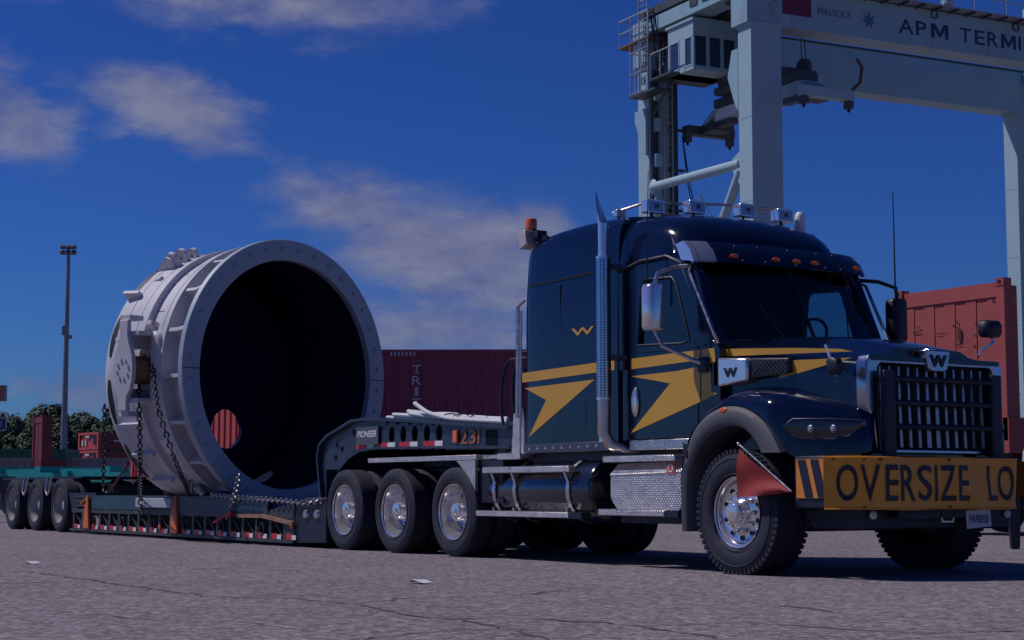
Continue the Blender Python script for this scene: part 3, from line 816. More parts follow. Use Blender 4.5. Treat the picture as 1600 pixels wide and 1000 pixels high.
# ---- mirrors
def big_mirror(s, mcap, mx_=-.97):
    c = Vector((mx_, s*1.40, 2.42)); dx = mx_ + .97
    A = []
    for x, k in [(-.075, .9), (-.05, 1.0), (.02, 1.0), (.06, .82), (.075, .55)]:
        w, h = .095*k, .215*(.9+.1*k)
        A.append([(c.x+x, c.y+y, c.z+z) for y, z in [(-w,-h*.85),(-w*.8,-h),(w*.8,-h),(w,-h*.85),(w,h*.85),(w*.8,h),(-w*.8,h),(-w,h*.85)]])
    m = part('mirror', MB().loft(A, True), mcap, TR, smooth=60)
    part('mirror_glass', MB().box(c.x-.079, c.x-.076, c.y-.075, c.y+.075, c.z-.17, c.z+.17), mat('mirror_silver', (.7,.7,.72), .03, 1.0), m)
    part('arm', MB().tube([(-.86, s*1.05, 2.82), (-.90+dx*.6, s*1.2, 2.80), (-.95+dx, s*1.37, 2.74), (-.97+dx, s*1.40, 2.60)], .02, 8), ALU if s < 0 else BLACK, m)
    part('arm', MB().tube([(c.x, c.y, 2.22), (-.90+dx, s*1.36, 2.06), (-.72, s*1.16, 1.93), (-.64, s*1.07, 1.88)], .02, 8), ALU if s < 0 else BLACK, m)
    part('arm_boot', MB().box(-.72, -.56, s*1.06-.05, s*1.06+.05, 1.80, 1.95), BLACK, m, bevel=.03)
big_mirror(-1, CHROME); big_mirror(1, BLACK, -.66)
def hood_mirror(c, base, w, h, m):
    c, base = Vector(c), Vector(base)
    A = [[(c.x+x, c.y+y*k, c.z+z*k) for y, z in [(-w,-h*.6),(-w*.7,-h),(w*.7,-h),(w,-h*.6),(w,h*.6),(w*.7,h),(-w*.7,h),(-w,h*.6)]] for x, k in [(-.05,.96),(-.02,1.0),(.03,.95),(.06,.7)]]
    q = part('hood_mirror', MB().loft(A, True), m, TR, smooth=60)
    part('arm', MB().tube([c + Vector((0,0,-h*.8)), c + Vector((.03, 0, -h*1.6)), base.lerp(c, .25), base], .014, 8), CHROME, q)
hood_mirror(lp(1548, 514, 2.33), lp(1529, 557, 2.06), .115, .08, BLACK)
hood_mirror(lp(1304, 572, .28) , lp(1290, 540, .48), .05, .075, BLACK)

# ---- hood, fenders, flares
HS = lambda x: 1.0 - .125*(x + .52)
def hsec(x):
    k = (x + .52) / 1.60; zs = 2.03 - .20*k; zc = 2.135 + .03*math.sin(k*2.2) - .20*k*k; h = HS(x)
    half = [(h, 1.02), (h, zs-.14), (h-.004, zs-.07), (h-.025, zs-.02), (h-.07, zs+.01), (h*.80, zs+.35*(zc-zs)), (h*.62, zs+.5*(zc-zs)), (h*.50, zs+.88*(zc-zs)), (h*.25, zc-.004), (0, zc)]
    return [(x, -a, b) for a, b in half] + [(x, a, b) for a, b in half[::-1][1:]]
part('hood', MB().loft([hsec(x) for x in (-.50, -.3, 0, .3, .6, .85, 1.0, 1.07, 1.10)]), PAINT, TR, smooth=40)
# fender: crest curve, outer edge, flare arch
AR_O = [(-.74, .36), (-.755, .70), (-.72, .98), (-.60, 1.22), (-.42, 1.375), (-.20, 1.455), (.0, 1.465), (.20, 1.42), (.38, 1.32), (.50, 1.20), (.60, 1.05)]
AR_I = [(-.655, .36), (-.655, .70), (-.615, .92), (-.50, 1.10), (-.345, 1.225), (-.17, 1.285), (.0, 1.295), (.13, 1.265), (.235, 1.20), (.315, 1.12), (.355, 1.05)]
def smooth_curve(P, k=4):
    out = []
    for i in range(len(P)-1):
        p0, p1, p2, p3 = [Vector(P[max(0, min(len(P)-1, j))]) for j in (i-1, i, i+1, i+2)]
        for q in range(k):
            t = q/k
            out.append(tuple(.5*((2*p1) + (p2-p0)*t + (2*p0-5*p1+4*p2-p3)*t*t + (3*p1-p0-3*p2+p3)*t**3)))
    out.append(tuple(P[-1])); return out
AR_O = smooth_curve(AR_O); AR_I = smooth_curve(AR_I)
for s in (-1, 1):
    fl = MB(); n = len(AR_O)
    A = []
    for (xo, zo), (xi, zi) in zip(AR_O, AR_I):
        A.append([(xo, s*1.20, zo+.01), (xo, s*1.262, zo), ((xo*.72+xi*.28), s*1.292, (zo*.72+zi*.28)), ((xo*.2+xi*.8), s*1.282, (zo*.2+zi*.8)), (xi, s*1.262, zi), (xi, s*1.0, zi)])
    part('fender_flare', MB().loft(A, True), FLARE, TR, smooth=50)
    part('wheel_arch_liner', MB().loft([[(xi, s*.99, zi), (xi, s*.55, zi)] for xi, zi in AR_I], cap=False), BLACK, TR)
    sec_ = []
    FX = [(-.77, 1.0, .72), (-.74, 1.12, .98), (-.64, 1.32, 1.20), (-.46, 1.50, 1.36), (-.22, 1.60, 1.46), (.0, 1.635, 1.475), (.22, 1.63, 1.43), (.42, 1.60, 1.32), (.56, 1.565, 1.14), (.64, 1.545, 1.02), (.85, 1.49, 1.02), (1.02, 1.44, 1.02), (1.14, 1.40, 1.03), (1.19, 1.37, 1.05)]
    for x, zc_, zb in smooth_curve(FX):
        yo = 1.262 if x < .45 else 1.262 - .62*(x-.45)**1.15
        yi = HS(min(x, 1.1)) - .06
        sec_.append([(x, s*yi, min(zc_+.02, zc_+.0)+.015), (x, s*(yi+.4*(yo-yi)), zc_), (x, s*(yi+.75*(yo-yi)), zc_-.045), (x, s*(yo-.02), zc_-.11 if zc_-.11 > zb else zb+.012), (x, s*yo, max(zb+.006, zc_-.17)), (x, s*yo, zb), (x, s*(yo-.1), zb), (x, s*yi, zb)])
    part('fender', MB().loft(sec_, True), PAINT, TR, smooth=55)
    cl = lp(1137, 648, -.01)
    part('side_marker_lamp', MB().ball((-.12, s*1.287, 1.435), (.055, .014, .028), 12, 6), AMBER, TR)
    part('flare_clip', MB().box(-.70, -.62, s*1.275-.02, s*1.275+.02, 1.02, 1.16), BLACK, TR, bevel=.015)
    # headlamp: dark bezel, clear cover, two projector lamps
    hl = []
    yo = lambda x: 1.262 - .62*max(0, x-.45)**1.15
    for x, z0, z1 in [(.58, 1.27, 1.29), (.66, 1.18, 1.335), (.8, 1.155, 1.33), (.95, 1.165, 1.325), (1.08, 1.20, 1.315), (1.17, 1.265, 1.31)]:
        y = s*(yo(x)+.008)
        hl.append([(x, y, z0), (x, y+s*.012, (z0+z1)/2), (x, y, z1), (x, s*(yo(x)-.05), z1), (x, s*(yo(x)-.05), z0)])
    HLM = mat('headlamp_smoked', (.016, .017, .024), .12, .2, 1.0)
    hp = part('headlamp', MB().loft(hl, True), HLM, TR, smooth=50)
    for x in (.80, .965):
        yy = s*(yo(x)+.018)
        part('projector', MB().ball((x, yy, 1.245), (.034, .022, .038), 14, 8), LAMPG, hp)
    part('bezel', MB().tube([(x, s*(yo(x)+.012), z) for x, z in [(.60,1.285),(.66,1.335),(.95,1.33),(1.16,1.312)]], .004, 6).tube([(x, s*(yo(x)+.012), z) for x, z in [(.60,1.27),(.68,1.175),(.95,1.158),(1.08,1.19)]], .004, 6), mat('dark_bezel', (.10, .10, .13), .3, .6), hp)
    # intake: chrome snout box with mark, black mesh behind
    yb = lambda x: s*(HS(x)+.09)
    ib = MB().hexa([(-.45, yb(-.45), 1.665), (-.09, yb(-.09), 1.70), (-.09, yb(-.09)-s*.12, 1.70), (-.45, yb(-.45)-s*.12, 1.665), (-.45, yb(-.45), 1.93), (-.09, yb(-.09), 1.905), (-.09, yb(-.09)-s*.12, 1.905), (-.45, yb(-.45)-s*.12, 1.93)])
    iq = part('intake_snout', ib, CHROME, TR, bevel=.02)
    it = MB(); text_on(it, 'W', (-.37, yb(-.37)+s*.006, 1.745), (.17, s*(-.125*.17), 0), (0, 0, .085), .05); part('intake_mark', it, BLACK, iq)
    im = MB().hexa([(-.07, s*(HS(-.07)+.06), 1.715), (.36, s*(HS(.36)+.05), 1.755), (.36, s*(HS(.36)-.02), 1.755), (-.07, s*(HS(-.07)-.02), 1.715), (-.07, s*(HS(-.07)+.06), 1.905), (.36, s*(HS(.36)+.05), 1.885), (.36, s*(HS(.36)-.02), 1.885), (-.07, s*(HS(-.07)-.02), 1.905)])
    ip = part('intake_grille', im, BLACK, TR, bevel=.015)
    ms = MB()
    for k in range(9):
        x = -.06 + .045*k
        for dz in (-1, 1):
            z0 = 1.735 if dz > 0 else 1.885
            x2 = min(x+.14, .345); z2 = z0 + dz*.14*(x2-x)/.14
            ms.bar((x, s*(HS(x)+.066), z0), (x2, s*(HS(x2)+.058), z2), .006, .005)
    part('mesh_bars', ms, mat('grille_grey', (.10,.10,.12), .4, .5), ip)
    part('intake_shroud', MB().box(-.53, -.44, s*1.02-.05, s*1.02+.05, 1.66, 1.95), BLACK, TR, bevel=.02)

# ---- nose: chrome surround, slats, badge, bull bar
OUT = [(-.82,1.45),(-.82,1.80),(-.78,1.865),(.78,1.865),(.82,1.80),(.82,1.45),(.75,1.32),(.71,1.04),(-.71,1.04),(-.75,1.32)]
INN = [(-.685,1.45),(-.69,1.76),(-.65,1.80),(.65,1.80),(.69,1.76),(.685,1.45),(.68,1.32),(.665,1.075),(-.665,1.075),(-.68,1.32)]
NOSE = mat('satin_chrome', (.46, .48, .54), .24, 1.0, var=.1, vscale=8, rvar=.06)
part('grille_surround', MB().ring(OUT, INN, 'x', 1.06, 1.19), NOSE, TR, bevel=.012)
SLAT = mat('slat_satin', (.34, .35, .40), .3, .9, var=.12, vscale=6)
GM = mat('grille_mesh', (.012, .012, .018), .6, bump=1.0, bscale=220)
part('grille_mesh', MB().box(1.085, 1.105, -.68, .68, 1.06, 1.80), GM, TR)
for k in range(12):
    y = -.605 + 1.21*k/11
    big = k in (5, 6)
    part('grille_slat', MB().hexa([(1.10,y-.026,1.09),(1.15,y-.017-.010*big,1.09),(1.15,y+.017+.010*big,1.09),(1.10,y+.026,1.09),(1.10,y-.018-.012,1.78),(1.14,y-.012-.012,1.78),(1.14,y+.012-.012,1.78),(1.10,y+.018-.012,1.78)]), SLAT, TR, bevel=.004)
part('nose_lip', MB().box(1.188, 1.199, -.77, .77, 1.818, 1.862), PAINT, TR, bevel=.004)
bg = part('nose_badge', MB().prism([(-.15,1.93),(.15,1.93),(.115,1.765),(.08,1.745),(-.08,1.745),(-.115,1.765)], 'x', 1.11, 1.215), NOSE, TR, bevel=.01)
t = MB(); text_on(t, 'W', (1.222, -.105, 1.785), (0, .21, 0), (0, 0, .105), .05); part('badge_letter', t, BLACK, bg)
part('badge_spine', MB().hexa([(1.05,-.03,1.93),(1.2,-.045,1.90),(1.2,.045,1.90),(1.05,.03,1.93),(.86,-.03,1.985),(1.14,-.045,1.945),(1.14,.045,1.945),(.86,.03,1.985)]), CHROME, TR, bevel=.008)
for y in (-.64, .64): part('bull_bar_post', MB().box(1.225, 1.285, y-.065, y+.065, .95, 1.735), BLACK, TR, bevel=.015)
for z in (1.665, 1.465, 1.265): part('bull_bar_rail', MB().tube([(1.255, -.64, z), (1.255, .64, z)], .026, 10), BLACK, TR)
# ---- bumper with hazard end plates, lamps, plate
BP = [(.74,-1.235),(1.13,-1.235),(1.355,-.86),(1.355,.68),(1.0,.93),(.74,1.1),(.74,.9),(.74,-.9)]
bump_ = part('bumper', MB().prism(BP, 'z', .58, 1.015), BLACK, TR, bevel=.015)
part('bumper_valance', MB().prism([(.55,-.98),(1.2,-.86),(1.2,.86),(.55,.98)], 'z', .40, .585), BLACK, TR, bevel=.02)
for s in (-1, 1):
    ST = mat('reflective_orange', (.62, .22, .035), .4, var=.08)
    part('hazard_panel', MB().box(.78, 1.12, s*1.243-.006, s*1.243+.006, .665, .99), ST, bump_)
    hz = MB()
    for x in (.80, .955):
        hz.add([(x, s*1.252, .985), (x+.10, s*1.252, .985), (x+.19, s*1.252, .67), (x+.09, s*1.252, .67)], [(0,1,2,3)])
    part('hazard_stripes', hz, BLACK, bump_, smooth=0)
    part('fog_lamp', MB().lathe([(.035,0),(.035,.02),(.02,.03),(.0005,.032)], (1.205, s*.80, .525), (1,0,0), 14), WHITE, bump_)
pl = on_x(1529, 810, 1.30); pz = pl.z; py_ = pl.y - 1.27
PLT = mat('plate_white', (.62, .62, .64), .4)
pp = part('licence_plate', MB().obox((1.30, py_, pz), (.006, .30, .155), Matrix.Rotation(R(4), 3, 'X')), PLT, TR)
t = MB(); text_on(t, 'PA90050', (1.307, py_-.115, pz-.042), (0, .23, .0), (0, 0, .075), .01); part('plate_number', t, mat('plate_blue', (.03,.04,.12), .5), pp)
c = on_x(1437, 803, 1.30)
part('registration_tag', MB().box(1.29, 1.296, c.y-1.27-.07, c.y-1.27+.07, c.z-.035, c.z+.035), mat('tag_blue', (.25,.42,.52), .4), TR)
c = on_x(1481, 805, 1.30); yy, z0 = c.y-1.27, c.z
part('tow_frame', MB().ring([(yy-.09,z0+.06),(yy+.09,z0+.06),(yy+.07,z0-.06),(yy-.07,z0-.06)], [(yy-.075,z0+.05),(yy+.075,z0+.05),(yy+.058,z0-.048),(yy-.058,z0-.048)], 'x', 1.28, 1.30), ALU, TR)
part('bumper_brackets', MB().box(1.15, 1.30, -.6, .6, .50, .60), BLACK, TR)

# ---- yellow graphics (thin film on the paint)
def film(pix, Y=None, n='stripe', off=.004, hood=False):
    vs = []
    for x, y in pix:
        if hood:       # plane of the hood side: y = 1.27 - HS(x)
            r = ray(x, y); # Y - 1.27 = -(1 - .125*(X+.52)) - off
            k = -(1.0 - .125*.52) - off + 1.27
            t_ = (k + .125*CAM.x - CAM.y) / (r.y - .125*r.x)
            p = CAM + r*t_
        else: p = on_y(x, y, 1.27 - HW - off)
        vs.append(Vector((p.x, p.y-1.27, p.z)))
    m = MB().add(vs, [tuple(range(len(vs)))])
    return part(n, m, YELLOW, TR, smooth=0)
film([(816, 583), (960, 562.5), (960, 578), (816, 598)])
film([(820, 606.5), (929, 593), (826, 683), (853, 625)])
film([(986, 560.5), (1094, 546.5), (1094, 562), (1050, 568.5), (986, 577)])
film([(986, 588), (1055, 580), (1094, 572.5), (1094, 628), (1003, 669), (984, 678), (1047, 599)])
film([(1096, 546.2), (1116, 543.5), (1118, 565), (1096, 572)], off=.004)
film([(1096, 572), (1110, 572), (1112, 612), (1121, 615), (1096, 627.5)], off=.004)
film([(1126, 545), (1240, 543.5), (1312, 545), (1333, 549), (1240, 552.5), (1126, 557)], hood=True)
film([(1218, 564), (1332, 558.5), (1218, 591.5)], hood=True)

# ---- side steps, tank, boxes, deck plates
TANKP = mat('tank_black', (.010, .013, .028), .14, 0, .8, var=.1)
part('fuel_tank', MB().lathe([(.0005,-.0),(.26,0),(.315,.03),(.325,.06),(.325,1.90),(.315,1.93),(.26,1.96),(.0005,1.96)], (-4.30, -.86, .735), (1,0,0), 36), TANKP, TR)
for x in (-4.13, -3.72, -2.72):
    pts = []
    for k in range(11):
        a = R(-80 + 16*k)
        pts.append((x + .02, -.86 - .345*math.cos(a), .735 + .345*math.sin(a)))
    part('tank_strap', MB().loft([[(p[0]-.03, p[1], p[2]), (p[0]+.03, p[1], p[2]), (p[0]+.03, p[1]+.012, p[2]), (p[0]-.03, p[1]+.012, p[2])] for p in pts], True), ALU, TR)
def step_bar(x0, x1, z0, z1, y0=-1.26, y1=-1.10):
    b = part('step', MB().box(x0, x1, y0, y1, z0, z1), TREAD, TR, bevel=.006)
    th = MB(); n = int((x1-x0)/.035)
    for k in range(n): th.box(x0+.01+k*.035, x0+.03+k*.035, y0+.004, y1-.02, z1, z1+.008)
    part('grip_teeth', th, ALU, b)
step_bar(-4.27, -2.60, .915, .975, -1.25, -1.15); step_bar(-4.40, -2.62, .455, .51, -1.25, -1.10)
part('step_end', MB().box(-2.61, -2.40, -1.24, -1.12, .45, .515), BLACK, TR)
for x in (-4.1, -3.70, -2.7):
    part('step_bracket', MB().bar((x-.05, -1.19, .93), (x+.04, -1.19, .80), .03, .05, (0,1,0)), ALU, TR)
    part('step_bracket', MB().bar((x, -1.19, .55), (x+.02, -1.19, .50), .03, .05, (0,1,0)), ALU, TR)
bx_ = MB().prism([(-1.88,.60),(-1.78,.52),(-.86,.52),(-.80,.60),(-.80,.93),(-1.88,.93),(-1.93,.86),(-1.93,.66)], 'y', -1.22, -.62)
part('battery_box', bx_, TREAD, TR, bevel=.01)
part('box_lid', MB().hexa([(-1.93,-1.23,.875),(-.80,-1.23,.90),(-.80,-.62,.93),(-1.93,-.62,.93),(-1.88,-1.16,.985),(-.80,-1.16,1.0),(-.80,-.62,1.0),(-1.88,-.62,.985)]), TREAD, TR)
part('box_under_tray', MB().box(-1.85, -.72, -1.15, -.62, .42, .51), CHASSIS, TR)
step_bar(-2.0, -.86, 1.0, 1.055, -1.26, -1.0); step_bar(-2.07, -1.02, .49, .545, -1.27, -1.10)
part('step_end', MB().box(-1.01, -.83, -1.25, -1.12, .485, .55), BLACK, TR)
sg = MB().box(-1.02, -.90, -1.232, -1.226, .885, .985)
part('warning_sticker', sg, mat('sticker_red', (.55,.08,.06), .4), TR)
part('warning_sticker_ring', MB().lathe([(.028,0),(.040,0),(.040,.002),(.028,.002)], (-.96, -1.233, .935), (0,-1,0), 16, close=True), WHITE, TR)
# sills with rivets
for x0, x1, z in [(-3.70, -2.08, 1.17), (-1.80, -.86, 1.165)]:
    sl = part('sill_trim', MB().box(x0, x1, -HW-.012, -HW+.03, z-.05, z+.045), ALU if x0 > -2 else mat('dark_trim', (.10,.11,.14), .35, .6), TR, bevel=.006)
    n = 10 if x0 < -2 else 6
    rv = MB()
    for k in range(n): rv.ball((x0+.12+(x1-x0-.24)*k/(n-1), -HW-.014, z), (.016,.010,.016), 8, 5)
    part('rivets', rv, CHROME, sl)
# drive-axle quarter rails and mud bracket in tread plate
part('quarter_rail', MB().box(-6.95, -4.42, -1.24, -1.05, 1.065, 1.12), TREAD, TR, bevel=.006)
part('quarter_bracket', MB().prism([(-4.84,1.06),(-4.44,1.06),(-4.44,.58),(-4.52,.58),(-4.55,.86)], 'y', -1.235, -1.20), TREAD, TR)
part('quarter_side_box', MB().box(-4.44, -3.95, -1.18, -.7, .60, 1.06), CHASSIS, TR)
part('deck_plate', MB().box(-4.40, -3.62, -1.16, .9, 1.075, 1.115).box(-4.05, -3.60, -1.19, -1.16, 1.06, 1.125), TREAD, TR)
part('cab_rear_bracket', MB().prism([(-4.02,1.12),(-3.74,1.12),(-3.76,1.5),(-3.80,1.62),(-3.98,1.55)], 'y', -1.03, -.99), TREAD, TR)
part('cab_rear_rail', MB().tube([(-3.86, -1.06, 1.5), (-3.84, -1.06, 2.70), (-3.80, -1.0, 2.78)], .022, 8).tube([(-3.80, -1.06, 1.12), (-3.78, -1.06, 2.65)], .014, 8), ALU, TR)
ho = MB()
def hose(p, r=.018): ho.tube(p, r, 8)
for dy, dx, dz in ((0, 0, 0), (.12, .05, .08), (.25, .02, .0)):
    P = []
    for k in range(15):
        a = math.pi * (.5 + k/14*1.0)
        P.append((-4.06 + dx + .17*math.cos(a)*1.3, -1.0 + dy, 1.72 + dz + .43*math.sin(a)))
    hose([(-3.80, -.9+dy, 2.16+dz)] + P + [(-3.98, -.8+dy, 1.27+dz), (-4.1, -.4, 1.2)])
part('air_hoses', ho, BLACK, TR)
part('fifth_wheel', MB().prism([(-6.95,-.45),(-6.3,-.5),(-5.9,-.3),(-5.9,.3),(-6.3,.5),(-6.95,.45)], 'z', 1.02, 1.12), CHASSIS, TR)
for s in (-1, 1): part('mud_flap', MB().box(-8.18, -8.16, s*.9-.3, s*.9+.3, .3, 1.0), BLACK, TR)

# ---- banner and warning flag (hung on the truck)
BAN = mat('banner_vinyl', (.82, .34, .028), .42, var=.08, vscale=3, bump=.35, bscale=5)
bn = thing('banner', 'yellow oversize load banner with black capitals strapped across the truck bumper', 'banner', (1.4, 1.27, .58))
BS = (1.4, 0, .58)
SHIFT[bn.name] = BS
PL = [(1.155,-1.285),(1.405,-.862),(1.405,.715),(.98,1.02)]
seg = [0]
for a, b in zip(PL[:-1], PL[1:]): seg.append(seg[-1] + math.dist(a, b))
def along(s, off=0.0):
    for i in range(3):
        if s <= seg[i+1] or i == 2:
            a, b = PL[i], PL[i+1]; t = (s - seg[i]) / (seg[i+1]-seg[i]); dx, dy = b[0]-a[0], b[1]-a[1]; l = math.hypot(dx, dy)
            return a[0]+dx*t + off*dy/l, a[1]+dy*t - off*dx/l
def ripple(s, z): return .010*math.sin(s*7+z*5) + .006*math.sin(s*17+1.3-z*4) + .004*math.sin(s*31+z*16) + .005*math.sin(z*14+s*3)
G = []; ns_, nz = 80, 8
for i in range(ns_+1):
    s = seg[-1]*i/ns_
    row = []
    for j in range(nz+1):
        z = .572 + .435*j/nz + .006*math.sin(s*6)*(1 if j in (0, nz) else .3) + (.006 if s < .3 else 0)
        o = ripple(s, z)
        x, y = along(s, o); row.append((x, y, z))
    G.append(row)
part('cloth', MB().loft(G, cap=False), BAN, bn, smooth=60)
hem = MB()
for j, zz in ((0, .578), (1, 1.0)):
    hem.tube([(*along(seg[-1]*i/60, ripple(seg[-1]*i/60, zz)+.004), zz) for i in range(61)], .006, 5)
part('hem', hem, BAN, bn)
INK = mat('banner_ink', (.012, .011, .025), .5)
def s_of(px, py=755):
    if px < 1377:   # on the angled end: intersect with its vertical plane
        a, b = PL[0], PL[1]; r = ray(px, py); nx, ny = b[1]-a[1], -(b[0]-a[0])
        t = (nx*(a[0]-CAM.x) + ny*(a[1]+1.27-CAM.y)) / (nx*r.x + ny*r.y); p = CAM + r*t
        return math.dist(a, (p.x, p.y-1.27))
    p = on_x(px, py, 1.405); return seg[1] + (p.y-1.27) - PL[1][1]
LET = [('O',1307,1341),('V',1344,1375),('E',1382,1402),('R',1407,1430),('S',1434,1457),('I',1462,1466),('Z',1470,1492),('E',1497,1513),('L',1543,1559),('O',1561,1584)]
spans = [(c, s_of(a), s_of(b)) for c, a, b in LET]
e = spans[-1][2]; spans += [('A', e+.03, e+.23), ('D', e+.26, e+.44)]
for c, s0, s1 in spans:
    vs, fs = fine_geo(c, .008)
    part('letter', MB().add([(*along(s0+(s1-s0)*a, ripple(s0+(s1-s0)*a, .642+.298*b)+.007), .642+.298*b) for a, b in vs], fs), INK, bn, smooth=0)
gr = MB()
for px in (1350, 1483): 
    for zz in (.592, .985): gr.lathe([(.006,0),(.014,0),(.014,.004),(.006,.004)], (*along(s_of(px), .012), zz), (1,0,0) if px > 1377 else (.86,-.5,0), 10, close=True)
for px in (1302, 1376):
    gr.lathe([(.006,0),(.014,0),(.014,.004),(.006,.004)], (*along(s_of(px), .012), .985), (.86,-.5,0), 10, close=True)
part('grommets', gr, mat('grommet_dark', (.1,.05,.05), .5, .5), bn)

fg = thing('warning_flag', 'red triangular warning flag on a short pole beside the front wheel', 'flag', (.1, -.03, 1.1))
SHIFT[fg.name] = (.1, -.03, 1.1)
p0, p1 = on_y(1155, 697, -.05), on_y(1237, 768, -.05)
part('pole', MB().tube([p0 + Vector((-.01,0,.02)), p1], .008, 8).ball(p0 + Vector((-.01,0,.02)), .016, 8, 6), ALU, fg)
FLAGM = mat('flag_red', (.27, .022, .020), .75, var=.12, vscale=7)
rows = []
q0, q1 = on_y(1156, 702, -.055), on_y(1150, 778, -.055); q2 = on_y(1236, 768, -.055)
ed = on_y(1193, 735, -.055)
N_ = 10
for i in range(N_+1):
    t = i/N_
    a = q0.lerp(q2, t)                       # along the pole
    low = q1.lerp(on_y(1215, 772, -.055), t) if t < .8 else on_y(1215, 772, -.055).lerp(q2, (t-.8)/.2*.8)
    row = []
    for j in range(9):
        u = j/8; p = a.lerp(low, u); p = p + Vector((0, -.02*math.sin(u*5+t*6)-.012*u, 0)); row.append(p)
    rows.append(row)
part('cloth', MB().loft(rows, cap=False), FLAGM, fg, smooth=70)
# ---------------------------------------------------------------- lowboy trailer
TS = (-13.0, 0, 0)
TL = thing('lowboy_trailer', 'dark lowboy trailer with curved gooseneck coupled behind the black truck', 'trailer', (-13.0, 1.27, 0), shift=TS)
NY = .25                                   # world y of the neck's near web
def nk(px, py, Y=NY):
    p = on_y(px, py, Y); return (p.x, p.z)
outer = [nk(*q) for q in [(507, 790), (502, 740), (500, 712), (504, 693), (516, 679), (536, 667), (553, 656), (572, 653), (600, 653), (640, 655), (700, 659), (760, 663), (800, 665)]]
inner = [nk(*q) for q in [(800, 700), (760, 700), (700, 700), (640, 701), (590, 702), (566, 706), (548, 718), (534, 735), (528, 755), (526, 790)]]
def thick(o, d):       # inset of the outer line
    return o
# webs with a row of round lightening holes
z_lo = nk(640, 701)[1]; z_hi = nk(640, 656)[1] - .02
hx = [nk(px, 676)[0] for px in (612, 630, 648, 667, 686)]
hz_ = nk(648, 677)[1]
xa, xb = hx[0] - .14, hx[-1] + .14
for s in (-1, 1):
    y0 = s * (1.27 - NY); y1 = y0 - s * .03
    back = [p for p in outer if p[0] < xa - .05] + [(xa, z_hi + .02)] + [(xa, z_lo)] + [p for p in inner if p[0] < xa - .05]
    part('neck_web', MB().prism(back, 'y', min(y0, y1), max(y0, y1)), NECK, TL)
    mids = [xa] + [(a + b) / 2 for a, b in zip(hx[:-1], hx[1:])] + [xb]
    ww = MB()
    for k, x in enumerate(hx):
        ww.hole_plate(mids[k], mids[k+1], z_lo - .005*k, z_hi - .012*k, x, hz_ - .004*k, .075, 'y', min(y0, y1), max(y0, y1), 20, .10)
    part('holed_web', ww, NECK, TL)
    xf = nk(800, 690)[0]
    part('neck_web', MB().prism([(xb, z_lo-.03), (xf, z_lo-.05), (xf, z_hi-.12), (xb, z_hi-.06)], 'y', min(y0, y1)+.0, max(y0, y1)), NECK, TL)
    # flange that runs round the outside of the neck
    A = []
    for i, (x, z) in enumerate(outer):
        a = Vector(outer[max(i-1, 0)]); b = Vector(outer[min(i+1, len(outer)-1)]); t = (b - a).normalized(); nrm = Vector((t.y, -t.x))
        A.append([(x, y0 + s*.06, z), (x, y0 - s*.10, z), (x + nrm.x*.035, y0 - s*.10, z + nrm.y*.035), (x + nrm.x*.035, y0 + s*.06, z + nrm.y*.035)])
    part('neck_flange', MB().loft(A, True), NECK, TL, smooth=50)
    A = []
    for i, (x, z) in enumerate(inner):
        a = Vector(inner[max(i-1, 0)]); b = Vector(inner[min(i+1, len(inner)-1)]); t = (b - a).normalized(); nrm = Vector((t.y, -t.x))
        A.append([(x, y0 + s*.04, z), (x, y0 - s*.10, z), (x + nrm.x*.025, y0 - s*.10, z + nrm.y*.025), (x + nrm.x*.025, y0 + s*.04, z + nrm.y*.025)])
    part('lower_flange', MB().loft(A, True), NECK, TL, smooth=50)
    # red and white reflective tape
    for (a, b, m) in [(557, 574, REDTAPE), (574, 585, WHITE), (590, 606, REDTAPE), (606, 618, WHITE), (624, 641, REDTAPE), (641, 653, WHITE), (662, 680, REDTAPE), (680, 692, WHITE)]:
        xa_, xb_ = nk(a, 697)[0], nk(b, 697)[0]; zc_ = nk((a+b)/2, 698 - (b-557)*.035)[1]
        part('reflective_tape', MB().box(xa_, xb_, y0 + s*.004 - .002, y0 + s*.004 + .002, zc_-.034, zc_+.034), m, TL, smooth=0)
top = MB()
tp = [p for p in outer if p[0] > outer[6][0]]
part('neck_deck', MB().loft([[(x, -1.0, z-.012), (x, 1.0, z-.012), (x, 1.0, z-.04), (x, -1.0, z-.04)] for x, z in tp], True), NECK, TL)
part('neck_back_plate', MB().loft([[(x+.02, -1.0, z), (x+.02, 1.0, z), (x+.05, 1.0, z-.02), (x+.05, -1.0, z-.02)] for x, z in outer[:7]], True), NECK, TL)
bo = MB()
for px, py in [(524, 714), (513, 737), (514, 751), (526, 694), (534, 700), (552, 676)]:
    x, z = nk(px, py); bo.lathe([(.0005,.02),(.032,.02),(.038,0)], (x, -(1.27-NY), z), (0,-1,0), 12)
part('bolts', bo, CHASSIS, TL)
# name plate
a, b = on_y(557, 668, NY-.03), on_y(591, 694, NY-.03)
y = NY - .03 - 1.27
npz = part('name_plate', MB().box(a.x, b.x, y-.005, y+.005, b.z, a.z), mat('plate_grey', (.10, .105, .13), .4, .2, var=.1), TL)
t = MB(); l0, l1 = on_y(559, 684, NY-.03), on_y(589, 672, NY-.03)
text_on(t, 'PIONEER', (l0.x, y-.008, l0.z), (l1.x-l0.x, 0, -.0), (0, 0, l1.z-l0.z), .02, .18); part('plate_lettering', t, WHITE, npz)
t = MB(); l0, l1 = on_y(719, 694, NY-.01), on_y(749, 671, NY-.01)

